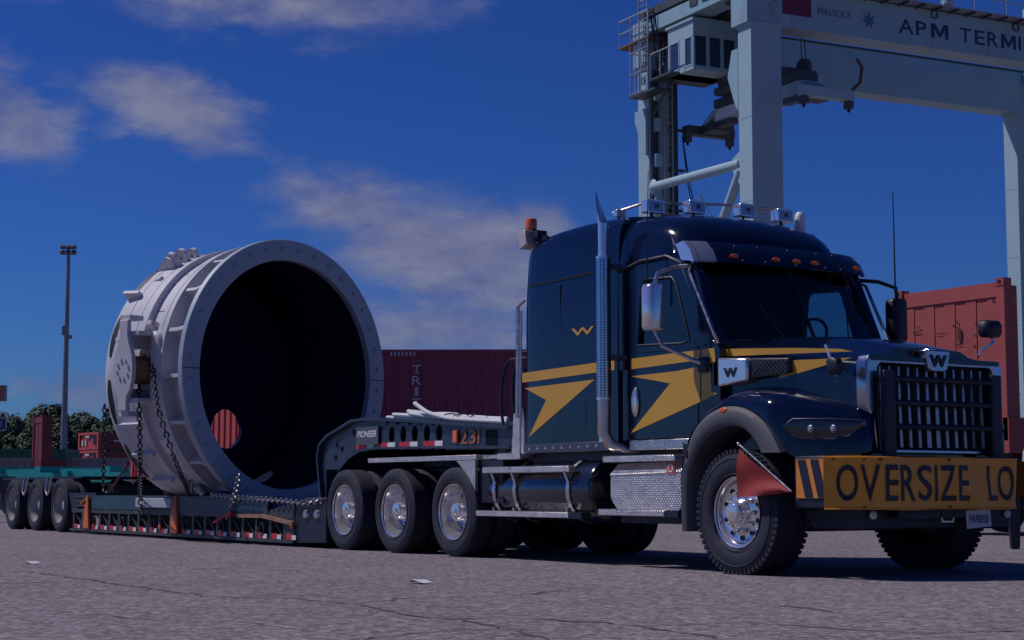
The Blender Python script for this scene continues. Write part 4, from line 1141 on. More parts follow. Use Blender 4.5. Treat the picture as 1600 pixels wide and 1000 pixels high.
for ch, k0, k1 in (('2', 0, .38), ('3', .46, .82), ('1', .92, 1.0)):
    t = MB(); text_on(t, ch, (l0.x + (l1.x-l0.x)*k0, NY-.012-1.27, l0.z), ((l1.x-l0.x)*(k1-k0), 0, 0), (0, 0, l1.z-l0.z), .01); part('digit', t, mat('number_orange', (.34, .12, .05), .5), TL)
c = on_y(711, 682, NY-.03); part('marker_lamp', MB().box(c.x-.05, c.x+.05, c.y-1.28, c.y-1.25, c.z-.07, c.z+.07), AMBER, TL, bevel=.01)
c = on_y(775, 684, NY+.05); part('service_box', MB().box(c.x-.15, c.x+.13, c.y-1.32, c.y-1.1, c.z-.10, c.z+.10), FLARE, TL, bevel=.01)
# ---- coupling block between neck and deck
part('coupling_block', MB().prism([(-9.25,.42),(-8.75,.62),(-8.60,.64),(-8.05,.64),(-8.05,.07),(-8.95,.05),(-8.98,.4)], 'y', -1.25, 1.25), CHASSIS, TL, bevel=.01)
bo = MB()
for x in (-8.62, -8.3): bo.lathe([(.0005,.03),(.05,.03),(.06,0)], (x, -1.25, .43), (0,-1,0), 14)
part('coupling_pins', bo, ALU, TL)
# ---- well deck: rails, floor, posts, diagonals, reflectors
DECK_Z = .415
part('deck_floor', MB().box(-18.0, -8.95, -1.2, 1.2, DECK_Z-.05, DECK_Z), mat('deck_timber', (.09, .065, .05), .8, var=.35, vscale=3), TL)
part('inner_beam', MB().box(-18.0, -8.95, -.78, -.70, .07, .36), CHASSIS, TL)
part('inner_beam', MB().box(-18.0, -8.95, .70, .78, .07, .36), CHASSIS, TL)
RAIL = mat('deck_rail', (.055, .055, .062), .5, .2, var=.3, vscale=5, dirt=(.16, .12, .10), dirt_amt=.5)
for s in (-1, 1):
    part('top_rail', MB().box(-18.0, -9.0, s*1.24-.03, s*1.24+.03, DECK_Z-.055, DECK_Z+.01), RAIL, TL)
    part('bottom_rail', MB().box(-18.05, -8.95, s*1.24-.05, s*1.24+.05, .045, .085), RAIL, TL)
x = -17.9; k = 0
while x < -9.1:
    part('side_post', MB().box(x-.035, x+.035, -1.265, -1.20, .086, .36), RAIL, TL)
    if k % 3 != 2: part('brace', MB().bar((x+.05, -1.225, .345), (x+.38, -1.225, .11), .02, .035, (0,1,0)), RAIL, TL)
    else: part('d_ring', MB().tube([(x+.2+.07*math.cos(a), -1.275, .22+.085*math.sin(a)) for a in [2*math.pi*q/12 for q in range(12)]], .012, 6, closed=True), RAIL, TL)
    part('reflector', MB().box(x+.06, x+.24, -1.272, -1.262, .09, .165), REDTAPE, TL)
    part('reflector', MB().box(x+.242, x+.36, -1.272, -1.262, .09, .15), WHITE, TL)
    x += .455; k += 1
for px, py in [(249, 823), (455, 820)]:
    c = on_y(px, py, -.02); part('marker_lamp', MB().ball((c.x, -1.285, c.z), (.055, .02, .055), 12, 8), AMBER, TL)
for px in (135, 272):       # swing-out outriggers painted orange
    c = on_y(px, 800, -.03)
    part('outrigger', MB().hexa([(c.x-.13,-1.32,.09),(c.x+.17,-1.32,.09),(c.x+.17,-1.275,.09),(c.x-.13,-1.275,.09),(c.x-.05,-1.32,.60),(c.x+.08,-1.32,.66),(c.x+.08,-1.275,.66),(c.x-.05,-1.275,.60)]).bar((c.x-.22,-1.30,.50),(c.x+.0,-1.30,.58),.03,.10,(0,1,0)), ORANGE, TL, bevel=.012)
TIM = mat('weathered_timber', (.28, .15, .10), .8, var=.3, vscale=7)
a, b = on_y(372, 806, -.03), on_y(458, 818, -.03)
part('tie_plank', MB().bar((a.x, -1.30, a.z), (-9.9, -1.30, a.z+.01), .04, .05).bar((-9.9, -1.30, a.z+.01), (b.x, -1.30, b.z), .04, .05), TIM, TL)
# gusset plate at the deck's front
part('front_gusset', MB().prism([(-10.1,.42),(-9.05,.57),(-8.97,.57),(-8.97,.09),(-9.2,.09),(-9.25,.40)], 'y', -1.262, -1.235), RAIL, TL)
# ---- rear bogie
bf = MB()
for s in (-1, 1): bf.box(-23.2, -17.9, s*.5-.06, s*.5+.06, .62, .86)
for x in (-18.2, -19.4, -20.8, -22.2): bf.box(x-.06, x+.06, -.5, .5, .62, .82)
part('bogie_frame', bf, CHASSIS, TL)
part('bogie_deck', MB().box(-23.2, -18.3, -1.0, 1.0, .955, .99), CHASSIS, TL)
for y_ in (-1.22, .9): part('ramp', MB().prism([(-18.35,.70),(-16.9,.70),(-16.9,.66),(-17.9,.42),(-18.15,.42)], 'y', y_, y_+.32), CHASSIS, TL)
part('ramp_ribs', MB().box(-17.9, -17.3, -1.235, -1.225, .46, .49).box(-17.95, -17.2, -1.235, -1.225, .54, .57).box(-18.0, -17.1, -1.235, -1.225, .62, .65), RAIL, TL)
for ax_ in (-18.78, -20.2, -21.65):
    w = wheel(TL, ax_+13, -1.27+.13, .475, True, 'trailer'); w2 = wheel(TL, ax_+13, 1.27-.13, .475, False, 'trailer')
    part('axle', MB().tube([(ax_, -1.0, .475), (ax_, 1.0, .475)], .07, 10), CHASSIS, TL)
for x in (-19.5, -20.93):
    part('strap_bracket', MB().tube([(x-.12, -1.2, .97), (x-.10, -1.24, .74), (x+.02, -1.25, .66), (x+.10, -1.24, .74), (x+.12, -1.2, .97)], .02, 6), ALU, TL)
# ---------------------------------------------------------------- the steel casing on the deck
CC = on_y(451, 586, 1.27)                 # centre of the front flange
CROT = R(17.5)
CZ = 2.47
# base at deck height; local axes: x = bore axis forward, y across, z up from the bore centre line
CS = thing('steel_casing', 'huge pale grey round steel casing with open dark bore on the lowboy deck', 'machine casing', (CC.x, CC.y, CZ), CROT)
RF = 2.035
BORE = mat('bore_shade_dark', (.010, .013, .045), .9, var=.3, vscale=2, spec=.05)  # inner shade put into a near-black base colour, keeping the sun patch faint
def arc(r, n=72): return [(r*math.cos(2*math.pi*k/n), r*math.sin(2*math.pi*k/n)) for k in range(n)]
# shell (outer skin)
part('shell', MB().lathe([(1.76,-.09),(1.76,-.52),(1.955,-.525),(1.955,-.76),(1.88,-.78),(1.88,-1.06),(1.95,-1.08),(1.95,-1.25),(1.945,-1.5),(1.93,-1.78),(1.90,-1.93),(1.86,-1.985),(1.70,-2.0)], axis=(1,0,0), n=96), GREYCAST, CS, smooth=30)
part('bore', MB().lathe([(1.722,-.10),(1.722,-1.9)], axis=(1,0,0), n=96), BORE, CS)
FLM = mat('flange_shade_paint', (.34, .40, .47), .5, .15, var=.07, vscale=1.5, bump=.05, bscale=40)  # casing paint made bluer and darker, with the front face's shade in it
fl = part('front_flange', MB().lathe([(1.718,0),(1.720,.012),(1.74,.016),(RF-.012,.016),(RF,.004),(RF,-.085),(1.80,-.09),(1.718,-.09)], axis=(1,0,0), n=120, close=True), FLM, CS, smooth=30)
for y_ in (-RF, 1.73): part('flange_joint', MB().box(.0165, .019, y_, y_+RF-1.73, -.006, .006), BLACK, fl, smooth=0)
bm = MB().lathe([(.034,0),(.034,.022),(.026,.03),(.0005,.03)], (0,0,0), (1,0,0), 6).mesh('bolt', FLM)
for k in range(36):
    a = 2*math.pi*(k+.5)/36
    o = link('bolt', bm, fl, (.016, 1.885*math.cos(a), 1.885*math.sin(a)))
# rear closing disc with one round port
port = None
def local_from_px(px, py, lx):
    # intersect the pixel ray with the plane local x = lx
    n = Vector((math.cos(CROT), math.sin(CROT), 0)); l = Vector((-math.sin(CROT), math.cos(CROT), 0))
    o = Vector((CC.x, CC.y, CZ)) + n*lx; r = ray(px, py); t = (o - CAM).dot(n) / r.dot(n); p = CAM + r*t - Vector((CC.x, CC.y, CZ))
    return p.dot(l), p.z
pyy, pzz = local_from_px(353, 670, -1.9); PR = .315
n = 64; out, inn = [], []
dm = MB()
for k in range(n):
    t = 2*math.pi*k/n
    # outer circle point seen from the port centre
    c, s = math.cos(t), math.sin(t)
    b = pyy*c + pzz*s; q = pyy*pyy + pzz*pzz - 1.74**2; d = -b + math.sqrt(b*b - q)
    out.append((pyy + d*c, pzz + d*s)); inn.append((pyy + PR*c, pzz + PR*s))
dm.ring(out, inn, 'x', -1.96, -1.88)
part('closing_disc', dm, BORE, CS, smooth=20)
# ring ribs
for x0, x1, r0, r1 in [(-.58, -.52, 1.74, 1.985), (-1.105, -1.07, 1.86, 1.965)]:
    part('ring_rib', MB().lathe([(r0,x0),(r1,x0),(r1,x1),(r0,x1)], axis=(1,0,0), n=96, close=True), GREYCAST, CS, smooth=30)
for x_, r_ in ((-.67, 1.956), (-1.28, 1.950), (-1.58, 1.942)): part('weld_ring', MB().lathe([(r_-.01, x_-.007), (r_+.005, x_-.004), (r_+.005, x_+.004), (r_-.01, x_+.007)], axis=(1,0,0), n=96), GREYCAST, CS)
# gussets between flange and first rib
for k in range(18):
    a = 2*math.pi*(k+.15)/18
    e = Vector((0, math.cos(a), math.sin(a))); tq = Vector((0, -math.sin(a), math.cos(a)))*.028
    P = [(-.09,1.74),(-.09,2.01),(-.30,1.96),(-.53,1.96),(-.53,1.74)]
    vs = [Vector((x,0,0)) + e*r + tq*sg for sg in (-1,1) for x, r in P]; m = len(P)
    part('gusset', MB().add(vs, [tuple(range(m))[::-1], tuple(range(m,2*m))] + [(i,(i+1)%m,m+(i+1)%m,m+i) for i in range(m)]), GREYCAST, CS)
def radial_box(a, x0, x1, r0, r1, w, name, m=GREYCAST, parent=CS, bevel=0):
    e = Vector((0, math.cos(a), math.sin(a))); tq = Vector((0, -math.sin(a), math.cos(a)))*w/2
    vs = [Vector((x,0,0)) + e*r + tq*sg for (x, r, sg) in [(x0,r0,-1),(x1,r0,-1),(x1,r0,1),(x0,r0,1),(x0,r1,-1),(x1,r1,-1),(x1,r1,1),(x0,r1,1)]]
    return part(name, MB().hexa(vs), m, parent, bevel=bevel)
# long slots in the rear band, windows between webs
for k in range(12):
    a0 = 2*math.pi*(k+.1)/12
    A = []
    for q in range(7):
        a = a0 + R(20)*q/6; w = .05*math.sin(math.pi*(q+.6)/7.2)+.012
        e = Vector((0, math.cos(a), math.sin(a)))
        A.append([Vector((-1.80-w,0,0))+e*1.935, Vector((-1.80+w,0,0))+e*1.935])
    part('slot', MB().loft(A, cap=False), BLACK, CS)
for a in (R(203), R(217), R(232), R(166)): radial_box(a, -1.62, -1.15, 1.90, 2.03, .05, 'web_plate')
for a in (R(203), R(212)): radial_box(a, -.75, -.60, 1.93, 1.968, .24, 'pad_plate', bevel=.01)
# trunnion on the near side: drum, spade-shaped end plate, brackets
yb = -1.90
tr = part('trunnion', MB().lathe([(.205,0),(.205,.32),(.19,.33),(.0005,.33)], (-.98, yb, 0), (0,-1,0), 28), mat('bare_bronze', (.23, .12, .05), .55, .3, var=.25, vscale=6), CS, label='bare brown trunnion drum')
SP = [(-.09,-.86),(.10,-.86),(.10,-.58),(.17,-.44),(.225,-.22),(.235,.06),(.205,.30),(.135,.52),(.10,.70),(.10,1.02),(-.09,1.02),(-.09,.70),(-.13,.52),(-.20,.30),(-.235,.06),(-.225,-.22),(-.17,-.44),(-.09,-.58)]
sp = part('trunnion_plate', MB().prism([(x-1.0, z*.70) for x, z in SP], 'y', yb-.40, yb-.33), GREYCAST, CS, bevel=.012)
for k in range(8):
    a = 2*math.pi*k/8+.26
    part('bolt', MB().lathe([(.026,0),(.026,.02),(.0005,.022)], (-1.0+.13*math.cos(a), yb-.40, .14*math.sin(a)), (0,-1,0), 6), GREYCAST, sp)
for z in (-.45, .52):
    part('bracket', MB().box(-1.04, -.74, yb-.33, yb+.40, z-.03, z+.03), GREYCAST, CS)
    part('bracket_web', MB().box(-1.04, -1.0, yb-.33, yb+.45, min(z, z*.6), max(z, z*.6)), GREYCAST, CS)
for z in (.715, -.675): part('bracket_end', MB().box(-1.12, -.90, yb-.36, yb-.12, z, z+.07), GREYCAST, CS)
part('saddle_plate', MB().prism([(-.80,-.5),(-.55,-.5),(-.55,.42),(-.62,.54),(-.80,.58)], 'y', yb-.09, yb+.25), GREYCAST, CS, bevel=.06)
# lifting eyes
def eye(a, x, h, w, parent=CS, rr=.13):
    e = Vector((0, math.cos(a), math.sin(a))); tq = Vector((0, -math.sin(a), math.cos(a)))
    mb = MB(); nn = 20; o_, i_ = [], []
    base = 1.80
    for k in range(nn):
        t = 2*math.pi*k/nn; c, s = math.cos(t), math.sin(t)
        ox, orr = x + c*w, base + h + s*w
        if s < -.35: orr = base; ox = x + (w*1.35 if c > 0 else -w*1.35)*min(1, abs(c)*1.4)
        o_.append((ox, orr)); i_.append((x + c*w*.42, base + h + s*w*.5))
    vs = []
    for sg in (-1, 1):
        for L_ in (o_, i_): vs += [Vector((p[0],0,0)) + e*p[1] + tq*sg*.035 for p in L_]
    fs = []
    for i in range(nn):
        j = (i+1) % nn
        fs += [(i,j,nn+j,nn+i),(2*nn+i,3*nn+i,3*nn+j,2*nn+j),(i,2*nn+i,2*nn+j,j),(nn+i,nn+j,3*nn+j,3*nn+i)]
    return part('lifting_eye', mb.add(vs, fs), GREYCAST, parent)
eye(R(122), -1.42, .26, .12); eye(R(116.5), -1.42, .24, .115); eye(R(111), -1.40, .20, .10)
def plate_at(a, pts, w, name):
    e = Vector((0, math.cos(a), math.sin(a))); tq = Vector((0, -math.sin(a), math.cos(a)))*w/2; m = len(pts)
    vs = [Vector((x,0,0)) + e*r + tq*sg for sg in (-1,1) for x, r in pts]
    return part(name, MB().add(vs, [tuple(range(m))[::-1], tuple(range(m,2*m))] + [(i,(i+1)%m,m+(i+1)%m,m+i) for i in range(m)]), GREYCAST, CS)
plate_at(R(123.5), [(-1.96,1.85),(-1.36,1.85),(-1.36,2.10),(-1.46,2.14)], .05, 'stay_plate')
plate_at(R(133), [(-1.97,1.85),(-1.30,1.85),(-1.36,1.99)], .05, 'stay_plate')
plate_at(R(143), [(-1.92,1.82),(-1.55,1.82),(-1.55,2.03),(-1.88,2.06)], .05, 'stop_plate')
eye(R(160), -.90, .16, .09)
radial_box(R(128), -1.05, -.79, 1.875, 1.883, .012, 'weld_seam', seam); radial_box(R(152), -1.05, -.79, 1.875, 1.883, .012, 'weld_seam', seam)
part('stencil_panel', MB().hexa([Vector((x,0,0))+Vector((0,math.cos(a),math.sin(a)))*r for r in (1.878,1.888) for x, a in [(-1.02,R(212)),(-.83,R(212)),(-.83,R(219)),(-1.02,R(219))]]), WHITE, CS)

# ---------------------------------------------------------------- cradle beams under the casing
def ibeam(mb, x0, x1, y, z0, z1, w=.2):
    mb.box(x0, x1, y-w/2, y+w/2, z0, z0+.025).box(x0, x1, y-w/2, y+w/2, z1-.025, z1).box(x0, x1, y-.03, y+.03, z0+.025, z1-.025)
def beam_thing(x0, x1, y, label):
    b = MB(); ibeam(b, x0, x1, y, DECK_Z+.012, .655, .22)
    o = link('cradle_beam', b.mesh('cradle_beam', STEEL_TEAL, ((x0+x1)/2, y, .42)), None, ((x0+x1)/2, y, .42)); SHIFT[o.name] = ((x0+x1)/2, y, .42)
    tag(o, label, 'steel beam', 'beams of the cradle under the casing')
    st_ = MB()
    for k in range(9):
        x = x0 + .1 + (x1-x0-.2)*k/8
        part('stiffener', MB().box(x-.01, x+.01, y-.105, y-.03, .44, .63), STEEL_TEAL, o)
    return o
nb = beam_thing(-16.95, -9.75, .10, 'dark teal cradle beam along the near edge of the lowboy deck')
fb = beam_thing(-16.95, -9.75, 2.44, 'dark teal cradle beam along the far edge of the lowboy deck')
part('web_cover', MB().box(-16.94, -14.6, -.012, -.004, .445, .628).box(-13.05, -9.76, -.012, -.004, .445, .628), STEEL_TEAL, nb, smooth=0)
c0, c1 = on_y(234, 790, -.02), on_y(268, 803, -.02)
def cross(x, w, z1, label):
    o = link('saddle_block', MB().box(x-w/2, x+w/2, -1.05, 1.05, 0, z1).mesh('saddle_block', STEEL_TEAL), None, (x, 1.27, .656), bevel=.01)
    return tag(o, label, 'saddle block', 'saddle blocks carrying the casing')
cross(-14.75, .55, .42, 'teal saddle block behind the casing on the cradle beams')
for x, lab in ((-13.3, 'low saddle block under the rear rim of the casing'), (-11.9, 'low saddle block under the front flange of the casing')):
    o = MB(); pts = []
    n_ = 12
    for k in range(n_+1):
        t = -1 + 2*k/n_; pts.append((t*1.0, max(-.20, CZ - math.sqrt(max(.1, 2.0**2 - (t*1.0)**2)) - .66 - .03)))
    poly = [(-1.0,-.24),(1.0,-.24)] + [(a, min(b, .5)) for a, b in pts[::-1]]
    q = link('saddle_block', o.prism(poly, 'x', -.12, .12).mesh('saddle_block', STEEL_TEAL), None, (x, 1.27, .656)); tag(q, lab, 'saddle block', 'saddle blocks carrying the casing')
gp = on_y(250, 796, -.04)
o = link('grey_timber', MB().box(-.75, .75, -.05, .05, -.075, .075).mesh('grey_timber', mat('grey_block', (.33, .36, .40), .7, var=.15)), None, (-13.85, -.045, .545), bevel=.01)
tag(o, 'pale grey packing block against the near cradle beam', 'block')

# ---------------------------------------------------------------- chains
def chain(pts, label, m=CHAIN, link_len=.105, r=.0125, sag=0.0):
    P = [Vector(p) for p in pts]
    # resample
    S = [0]
    for a, b in zip(P[:-1], P[1:]): S.append(S[-1] + (b-a).length)
    def at(s):
        for i in range(len(P)-1):
            if s <= S[i+1] or i == len(P)-2:
                t = (s - S[i]) / max(1e-6, S[i+1]-S[i]); return P[i].lerp(P[i+1], t), (P[i+1]-P[i]).normalized()
    mb = MB(); n = int(S[-1] / (link_len*.74)); base = P[-1]
    for k in range(n):
        p, t = at(S[-1]*(k+.5)/n)
        p = p - Vector((0,0,sag*math.sin(math.pi*(k+.5)/n)))
        a = Vector((0,0,1)) if abs(t.z) < .9 else Vector((1,0,0))
        s1 = t.cross(a).normalized(); s2 = t.cross(s1)
        w = (s1 + s2*.35 if k % 2 else s2 - s1*.35).normalized()
        L2, W2 = link_len/2 - r, link_len*.30
        loop = []
        for q in range(10):
            an = 2*math.pi*q/10
            loop.append(p + t*(math.copysign(max(0, L2-W2), math.cos(an)) + W2*math.cos(an)) + w*W2*math.sin(an))
        mb.tube(loop, r, 5, closed=True)
    o = link('chain', mb.mesh('chain', m, base), None, base)
    return tag(o, label, 'chain', 'chains lashing the casing to the trailer')
n_ = Vector((math.cos(CROT), math.sin(CROT), 0)); l_ = Vector((-math.sin(CROT), math.cos(CROT), 0)); cc = Vector((CC.x, CC.y, CZ))
drum = cc + n_*(-.98) + l_*(-2.02)
e1 = on_y(219, 782, -.10)
chain([drum + Vector((0,0,-.20)), on_y(218, 650, -1.02), on_y(219, 700, -.88), on_y(219, 745, -.52), on_y(219, 780, -.12), on_y(222, 812, -.07)], 'dark chain hanging straight down from the brown trunnion drum')
chain([drum + Vector((-.02,0,.21)) + l_*.08, drum + n_*.19 + Vector((0,0,.12)) + l_*.08, on_y(247, 640, -1.0), on_y(270, 710, -.85), on_y(284, 745, -.55), on_y(290, 758, -.3), on_y(296, 775, -.02)], 'dark chain slanting from the trunnion drum down past the flange')
rl = cc + n_*(-1.80) + l_*(-1.93) + Vector((0,0,-.1))
chain([on_y(163, 632, -.40), on_y(163, 700, -.2), on_y(161, 760, 0.0), on_y(168, 774, .02)], 'dark chain at the rear left rim of the casing')
chain([on_y(374, 742, -.25), on_y(368, 768, -.12), on_y(362, 790, -.04), on_y(356, 812, -.04)], 'short bright chain over the lower lip of the flange', CHAIN_ZINC)
chain([on_y(330, 773, -.03), on_y(380, 777, -.03), on_y(440, 781, -.03), on_y(478, 786, -.03), on_y(503, 781, .0)], 'bright loose chain lying along the near cradle beam', CHAIN_ZINC, sag=.01)
# ratchet binder
o = link('chain_binder', MB().tube([Vector(p) - on_y(296, 775, 0) for p in (on_y(300, 755, .0), on_y(300, 776, .0))], .012, 6).tube([Vector(p) - on_y(296, 775, 0) for p in (on_y(294, 752, .0), on_y(306, 752, .0))], .02, 6).ball(on_y(309, 764, 0) - on_y(296, 775, 0), (.13,.05,.07), 10, 6).ball(on_y(316, 770, 0) - on_y(296, 775, 0), (.08,.05,.05), 10, 6).mesh('chain_binder', CHAIN_ZINC), None, on_y(296, 775, 0))
tag(o, 'bright ratchet chain binder resting on the near cradle beam', 'chain binder')
a, b = on_y(333, 817, -.06), on_y(362, 800, -.06)
o = link('binder_lever', MB().tube([Vector((0,0,0)), b-a], .016, 6).tube([b-a, on_y(358, 806, -.06)-a], .03, 6).mesh('binder_lever', REDTAPE), None, a); tag(o, 'red lever binder hanging at the foot of the short bright chain', 'chain binder')
a = on_y(171, 770, .05)
o = link('binder_lever', MB().tube([Vector((0,0,0)), on_y(196, 730, .05)-a], .022, 6).tube([on_y(196, 730, .05)-a, on_y(200, 724, .05)-a], .03, 6).mesh('binder_lever', mat('dull_red', (.22,.05,.06), .6)), None, a); tag(o, 'dull red lever binder leaning above the rear deck ramp', 'chain binder')

# ---------------------------------------------------------------- white tubes lying on the neck
tb = thing('tube_bundle', 'loose bundle of white flexible tubes tied on top of the gooseneck', 'tubes', (-5.5, .9, 1.56), shift=(-5.5, .9, 1.56))
def tubeline(pix, Y, r):
    P = [on_y(x, y, Y) for x, y in pix]
    F = []
    for i in range(len(P)-1):
        for k in range(5): F.append(P[i].lerp(P[i+1], k/5))
    F.append(P[-1]); 
    for _ in range(2): F = [F[0]] + [(F[i-1]+F[i]*2+F[i+1])/4 for i in range(1, len(F)-1)] + [F[-1]]
    part('tube', MB().tube(F, r, 8), WHITE, tb)
tubeline([(615, 648), (660, 650), (720, 654), (793, 661)], .60, .026)
tubeline([(638, 643), (690, 649), (740, 652), (793, 656)], .72, .028)
tubeline([(640, 646), (700, 655), (750, 660), (793, 664)], .55, .024)
tubeline([(648, 630), (668, 645), (700, 654), (750, 657), (793, 659)], .50, .026)
tubeline([(650, 649), (700, 647), (750, 654), (793, 655)], .80, .030)
tubeline([(605, 652), (660, 655), (720, 660), (793, 666)], .62, .022)
for px in (705, 722, 729, 750):
    a = on_y(px, 656, .62); part('cable_tie', MB().tube([a + Vector((.02*math.cos(t), .13*math.cos(t), .075*math.sin(t))) for t in [2*math.pi*k/14 for k in range(14)]], .008, 5, closed=True), BLACK, tb)
# ---------------------------------------------------------------- containers, chassis, signs, mast, trees
def view_rot(deg):          # heading whose local x points `deg` right of the view axis' right-hand direction
    rx, ry = plan(1, 0)
    return math.atan2(ry, rx) + R(deg)
def corrug(mb, L, z0, z1, y, depth, out, pitch=.278):
    """trapezoid corrugated sheet along x from 0 to L at y; out = +-1 outward"""
    xs_, n = [], int(L / pitch); p = L / n; prof = []
    for k in range(n):
        a = k * p
        prof += [(a, 0), (a + p*.25, 0), (a + p*.36, -depth), (a + p*.80, -depth), (a + p*.92, 0)]
    prof.append((L, 0))
    vs = [(x, y + out*d, z) for x, d in prof for z in (z0, z1)]
    return mb.add(vs, [(2*i, 2*i+2, 2*i+3, 2*i+1) for i in range(len(prof)-1)])
def container(name, label, L, H_, m, loc, rotz, group='shipping containers in the yard', doors=True, Wd=2.438, cat='container'):
    t = thing(name, label, cat, loc, rotz, group)
    w = Wd/2; h = L/2
    fr = MB()
    for x in (-h, h-.12):
        for y in (-w, w-.12): fr.box(x, x+.12, y, y+.12, .16, H_-.13)
    for y in (-w, w-.09):
        fr.box(-h+.12, h-.12, y, y+.09, 0, .16); fr.box(-h+.12, h-.12, y, y+.09, H_-.10, H_-.01)
    for x in (-h, h-.10):
        fr.box(x, x+.10, -w+.12, w-.12, 0, .16); fr.box(x, x+.10, -w+.12, w-.12, H_-.12, H_-.01)
    part('frame', fr, m, t)
    cm = MB().box(-.09, .09, -.08, .08, 0, .118).mesh('corner_casting', m)
    for x in (-h+.085, h-.085):
        for y in (-w+.076, w-.076):
            for z in (-.003, H_-.114): link('corner_casting', cm, t, (x, y, z))
    sd = corrug(MB(), L-.24, .16, H_-.10, -w+.035, .036, -1); sd.v = [v + Vector((-h+.12, 0, 0)) for v in sd.v]
    part('side_wall', sd, m, t, smooth=20)
    sd = corrug(MB(), L-.24, .16, H_-.10, w-.035, .036, 1); sd.v = [v + Vector((-h+.12, 0, 0)) for v in sd.v]
    part('side_wall', sd, m, t, smooth=20)
    ew = corrug(MB(), Wd-.24, .16, H_-.12, 0, .036, 1); ew.v = [Vector((h-.04-v.y, v.x-w+.12, v.z)) for v in ew.v]
    part('end_wall', ew, m, t, smooth=20)
    part('roof', MB().box(-h+.1, h-.1, -w+.05, w-.05, H_-.045, H_-.03), m, t)
    if doors:
        for s in (-1, 1):
            d = part('door', MB().box(-h+.03, -h+.07, min(0.01*s, s*(w-.13)), max(.01*s, s*(w-.13)), .17, H_-.13), m, t)
            for k in (.28, .72):
                y = s*(w-.13)*k
                part('lock_rod', MB().tube([(-h+.015, y, .1), (-h+.015, y, H_-.1)], .018, 6), ALU, d)
                part('handle', MB().box(-h+.0, -h+.02, y-.02, y+.22, 1.0, 1.05), ALU, d)
    return t
MAROON = mat('maroon_container', (.17, .022, .028), .55, var=.15, vscale=1.2, dirt=(.09, .03, .025), dirt_amt=.4)
REDC = mat('red_container', (.48, .07, .06), .55, var=.12, vscale=1.2, dirt=(.25, .06, .05), dirt_amt=.4)
GREENC = mat('green_container', (.012, .115, .075), .55, var=.12, vscale=1.2)
GREYC = mat('grey_container', (.22, .21, .22), .6, var=.12, vscale=1.2)
ORC = mat('orange_flat_rack', (.38, .075, .065), .6, var=.14, vscale=2.2, dirt=(.20, .05, .04), dirt_amt=.45)
TEALC = mat('teal_chassis_paint', (.025, .42, .40), .5, var=.15, vscale=2)

def chassis(name, label, L, z, m, loc, rotz, group='container chassis parked in the yard'):
    t = thing(name, label, 'chassis', loc, rotz, group)
    h = L/2
    for y in (-.45, .45): part('main_rail', MB().box(-h, h, y-.06, y+.06, z-.32, z-.06), m, t)
    for x in (-h+.1, -h*.4, h*.3, h-.1): part('bolster', MB().box(x-.1, x+.1, -1.2, 1.2, z-.16, z-.003), m, t)
    for x in (-h+1.2, -h+2.5):
        for y in (-1.05, 1.05):
            w = empty_part('wheel', t, (x, y, .5), 0 if y < 0 else math.pi)
            link('tyre', WM['dual_tyre'], w); link('rim', WM['trailer_rim'], w)
        part('axle', MB().tube([(x, -1, .5), (x, 1, .5)], .07, 8).box(x-.3, x+.3, -.5, -.4, .55, z-.32).box(x-.3, x+.3, .4, .5, .55, z-.32), CHASSIS, t)
    for y in (-.6, .6):
        part('landing_leg', MB().box(h-2.6, h-2.48, y-.06, y+.06, .06, z-.3).box(h-2.68, h-2.40, y-.14, y+.14, 0, .06), CHASSIS, t)
    return t

# dark maroon container lettered down its side, on a chassis, between casing and truck
p = ground_at(668, 42); HD = view_rot(-1)
mr_ = container('shipping_container', 'dark maroon corrugated container lettered down its side seen behind the gooseneck', 12.19, 2.6, mat('lifted_maroon', (.27, .045, .085), .55, var=.15, vscale=1.2, dirt=(.16, .04, .06), dirt_amt=.4), (p.x, p.y, 1.46), HD)  # fill light for the unlit side is put into a brighter maroon base
chassis('container_chassis', 'dark chassis under the lettered maroon container behind the gooseneck', 12.3, 1.45, CHASSIS, (p.x, p.y, 0), HD)
HX = Vector((math.cos(HD), math.sin(HD), 0)); HYv = Vector((-math.sin(HD), math.cos(HD), 0))
tr_ = MB()
cen = Vector((p.x, p.y, 1.46))
r = ray(651, 590); o_ = cen - HYv*1.219; t_ = (o_ - CAM).dot(HYv) / r.dot(HYv); pt = CAM + r*t_ - cen
lx = pt.dot(HX)
for k, ch in enumerate('TRITON'):
    wch = .22 if ch != 'I' else .09
    text_on(tr_, ch, (lx - wch/2, -1.232, 2.6-.58-.262*k), (wch, 0, 0), (0, 0, .205), .012)
    if ch == 'T': tr_.box(lx-.06, lx+.06, -1.2330, -1.2325, 2.6-.58-.262*k, 2.6-.58-.262*k+.022)
part('lettering', tr_, mat('faded_white', (.50, .46, .52), .6), mr_, smooth=0)
idn = MB()
ptl = (CAM + ray(626, 556)*t_ - cen).dot(HX)
for k in range(7): idn.box(ptl-.25+k*.09, ptl-.20+k*.09, -1.233, -1.2315, 2.44, 2.53)
part('code_marks', idn, mat('faded_white', (.5,.5,.5)), mr_, smooth=0)

# red container beyond the casing, seen through its port
p = ground_at(372, 37)
container('shipping_container', 'sunlit red corrugated container seen through the round port of the casing', 6.06, 2.6, REDC, (p.x, p.y, 0), 0.0)

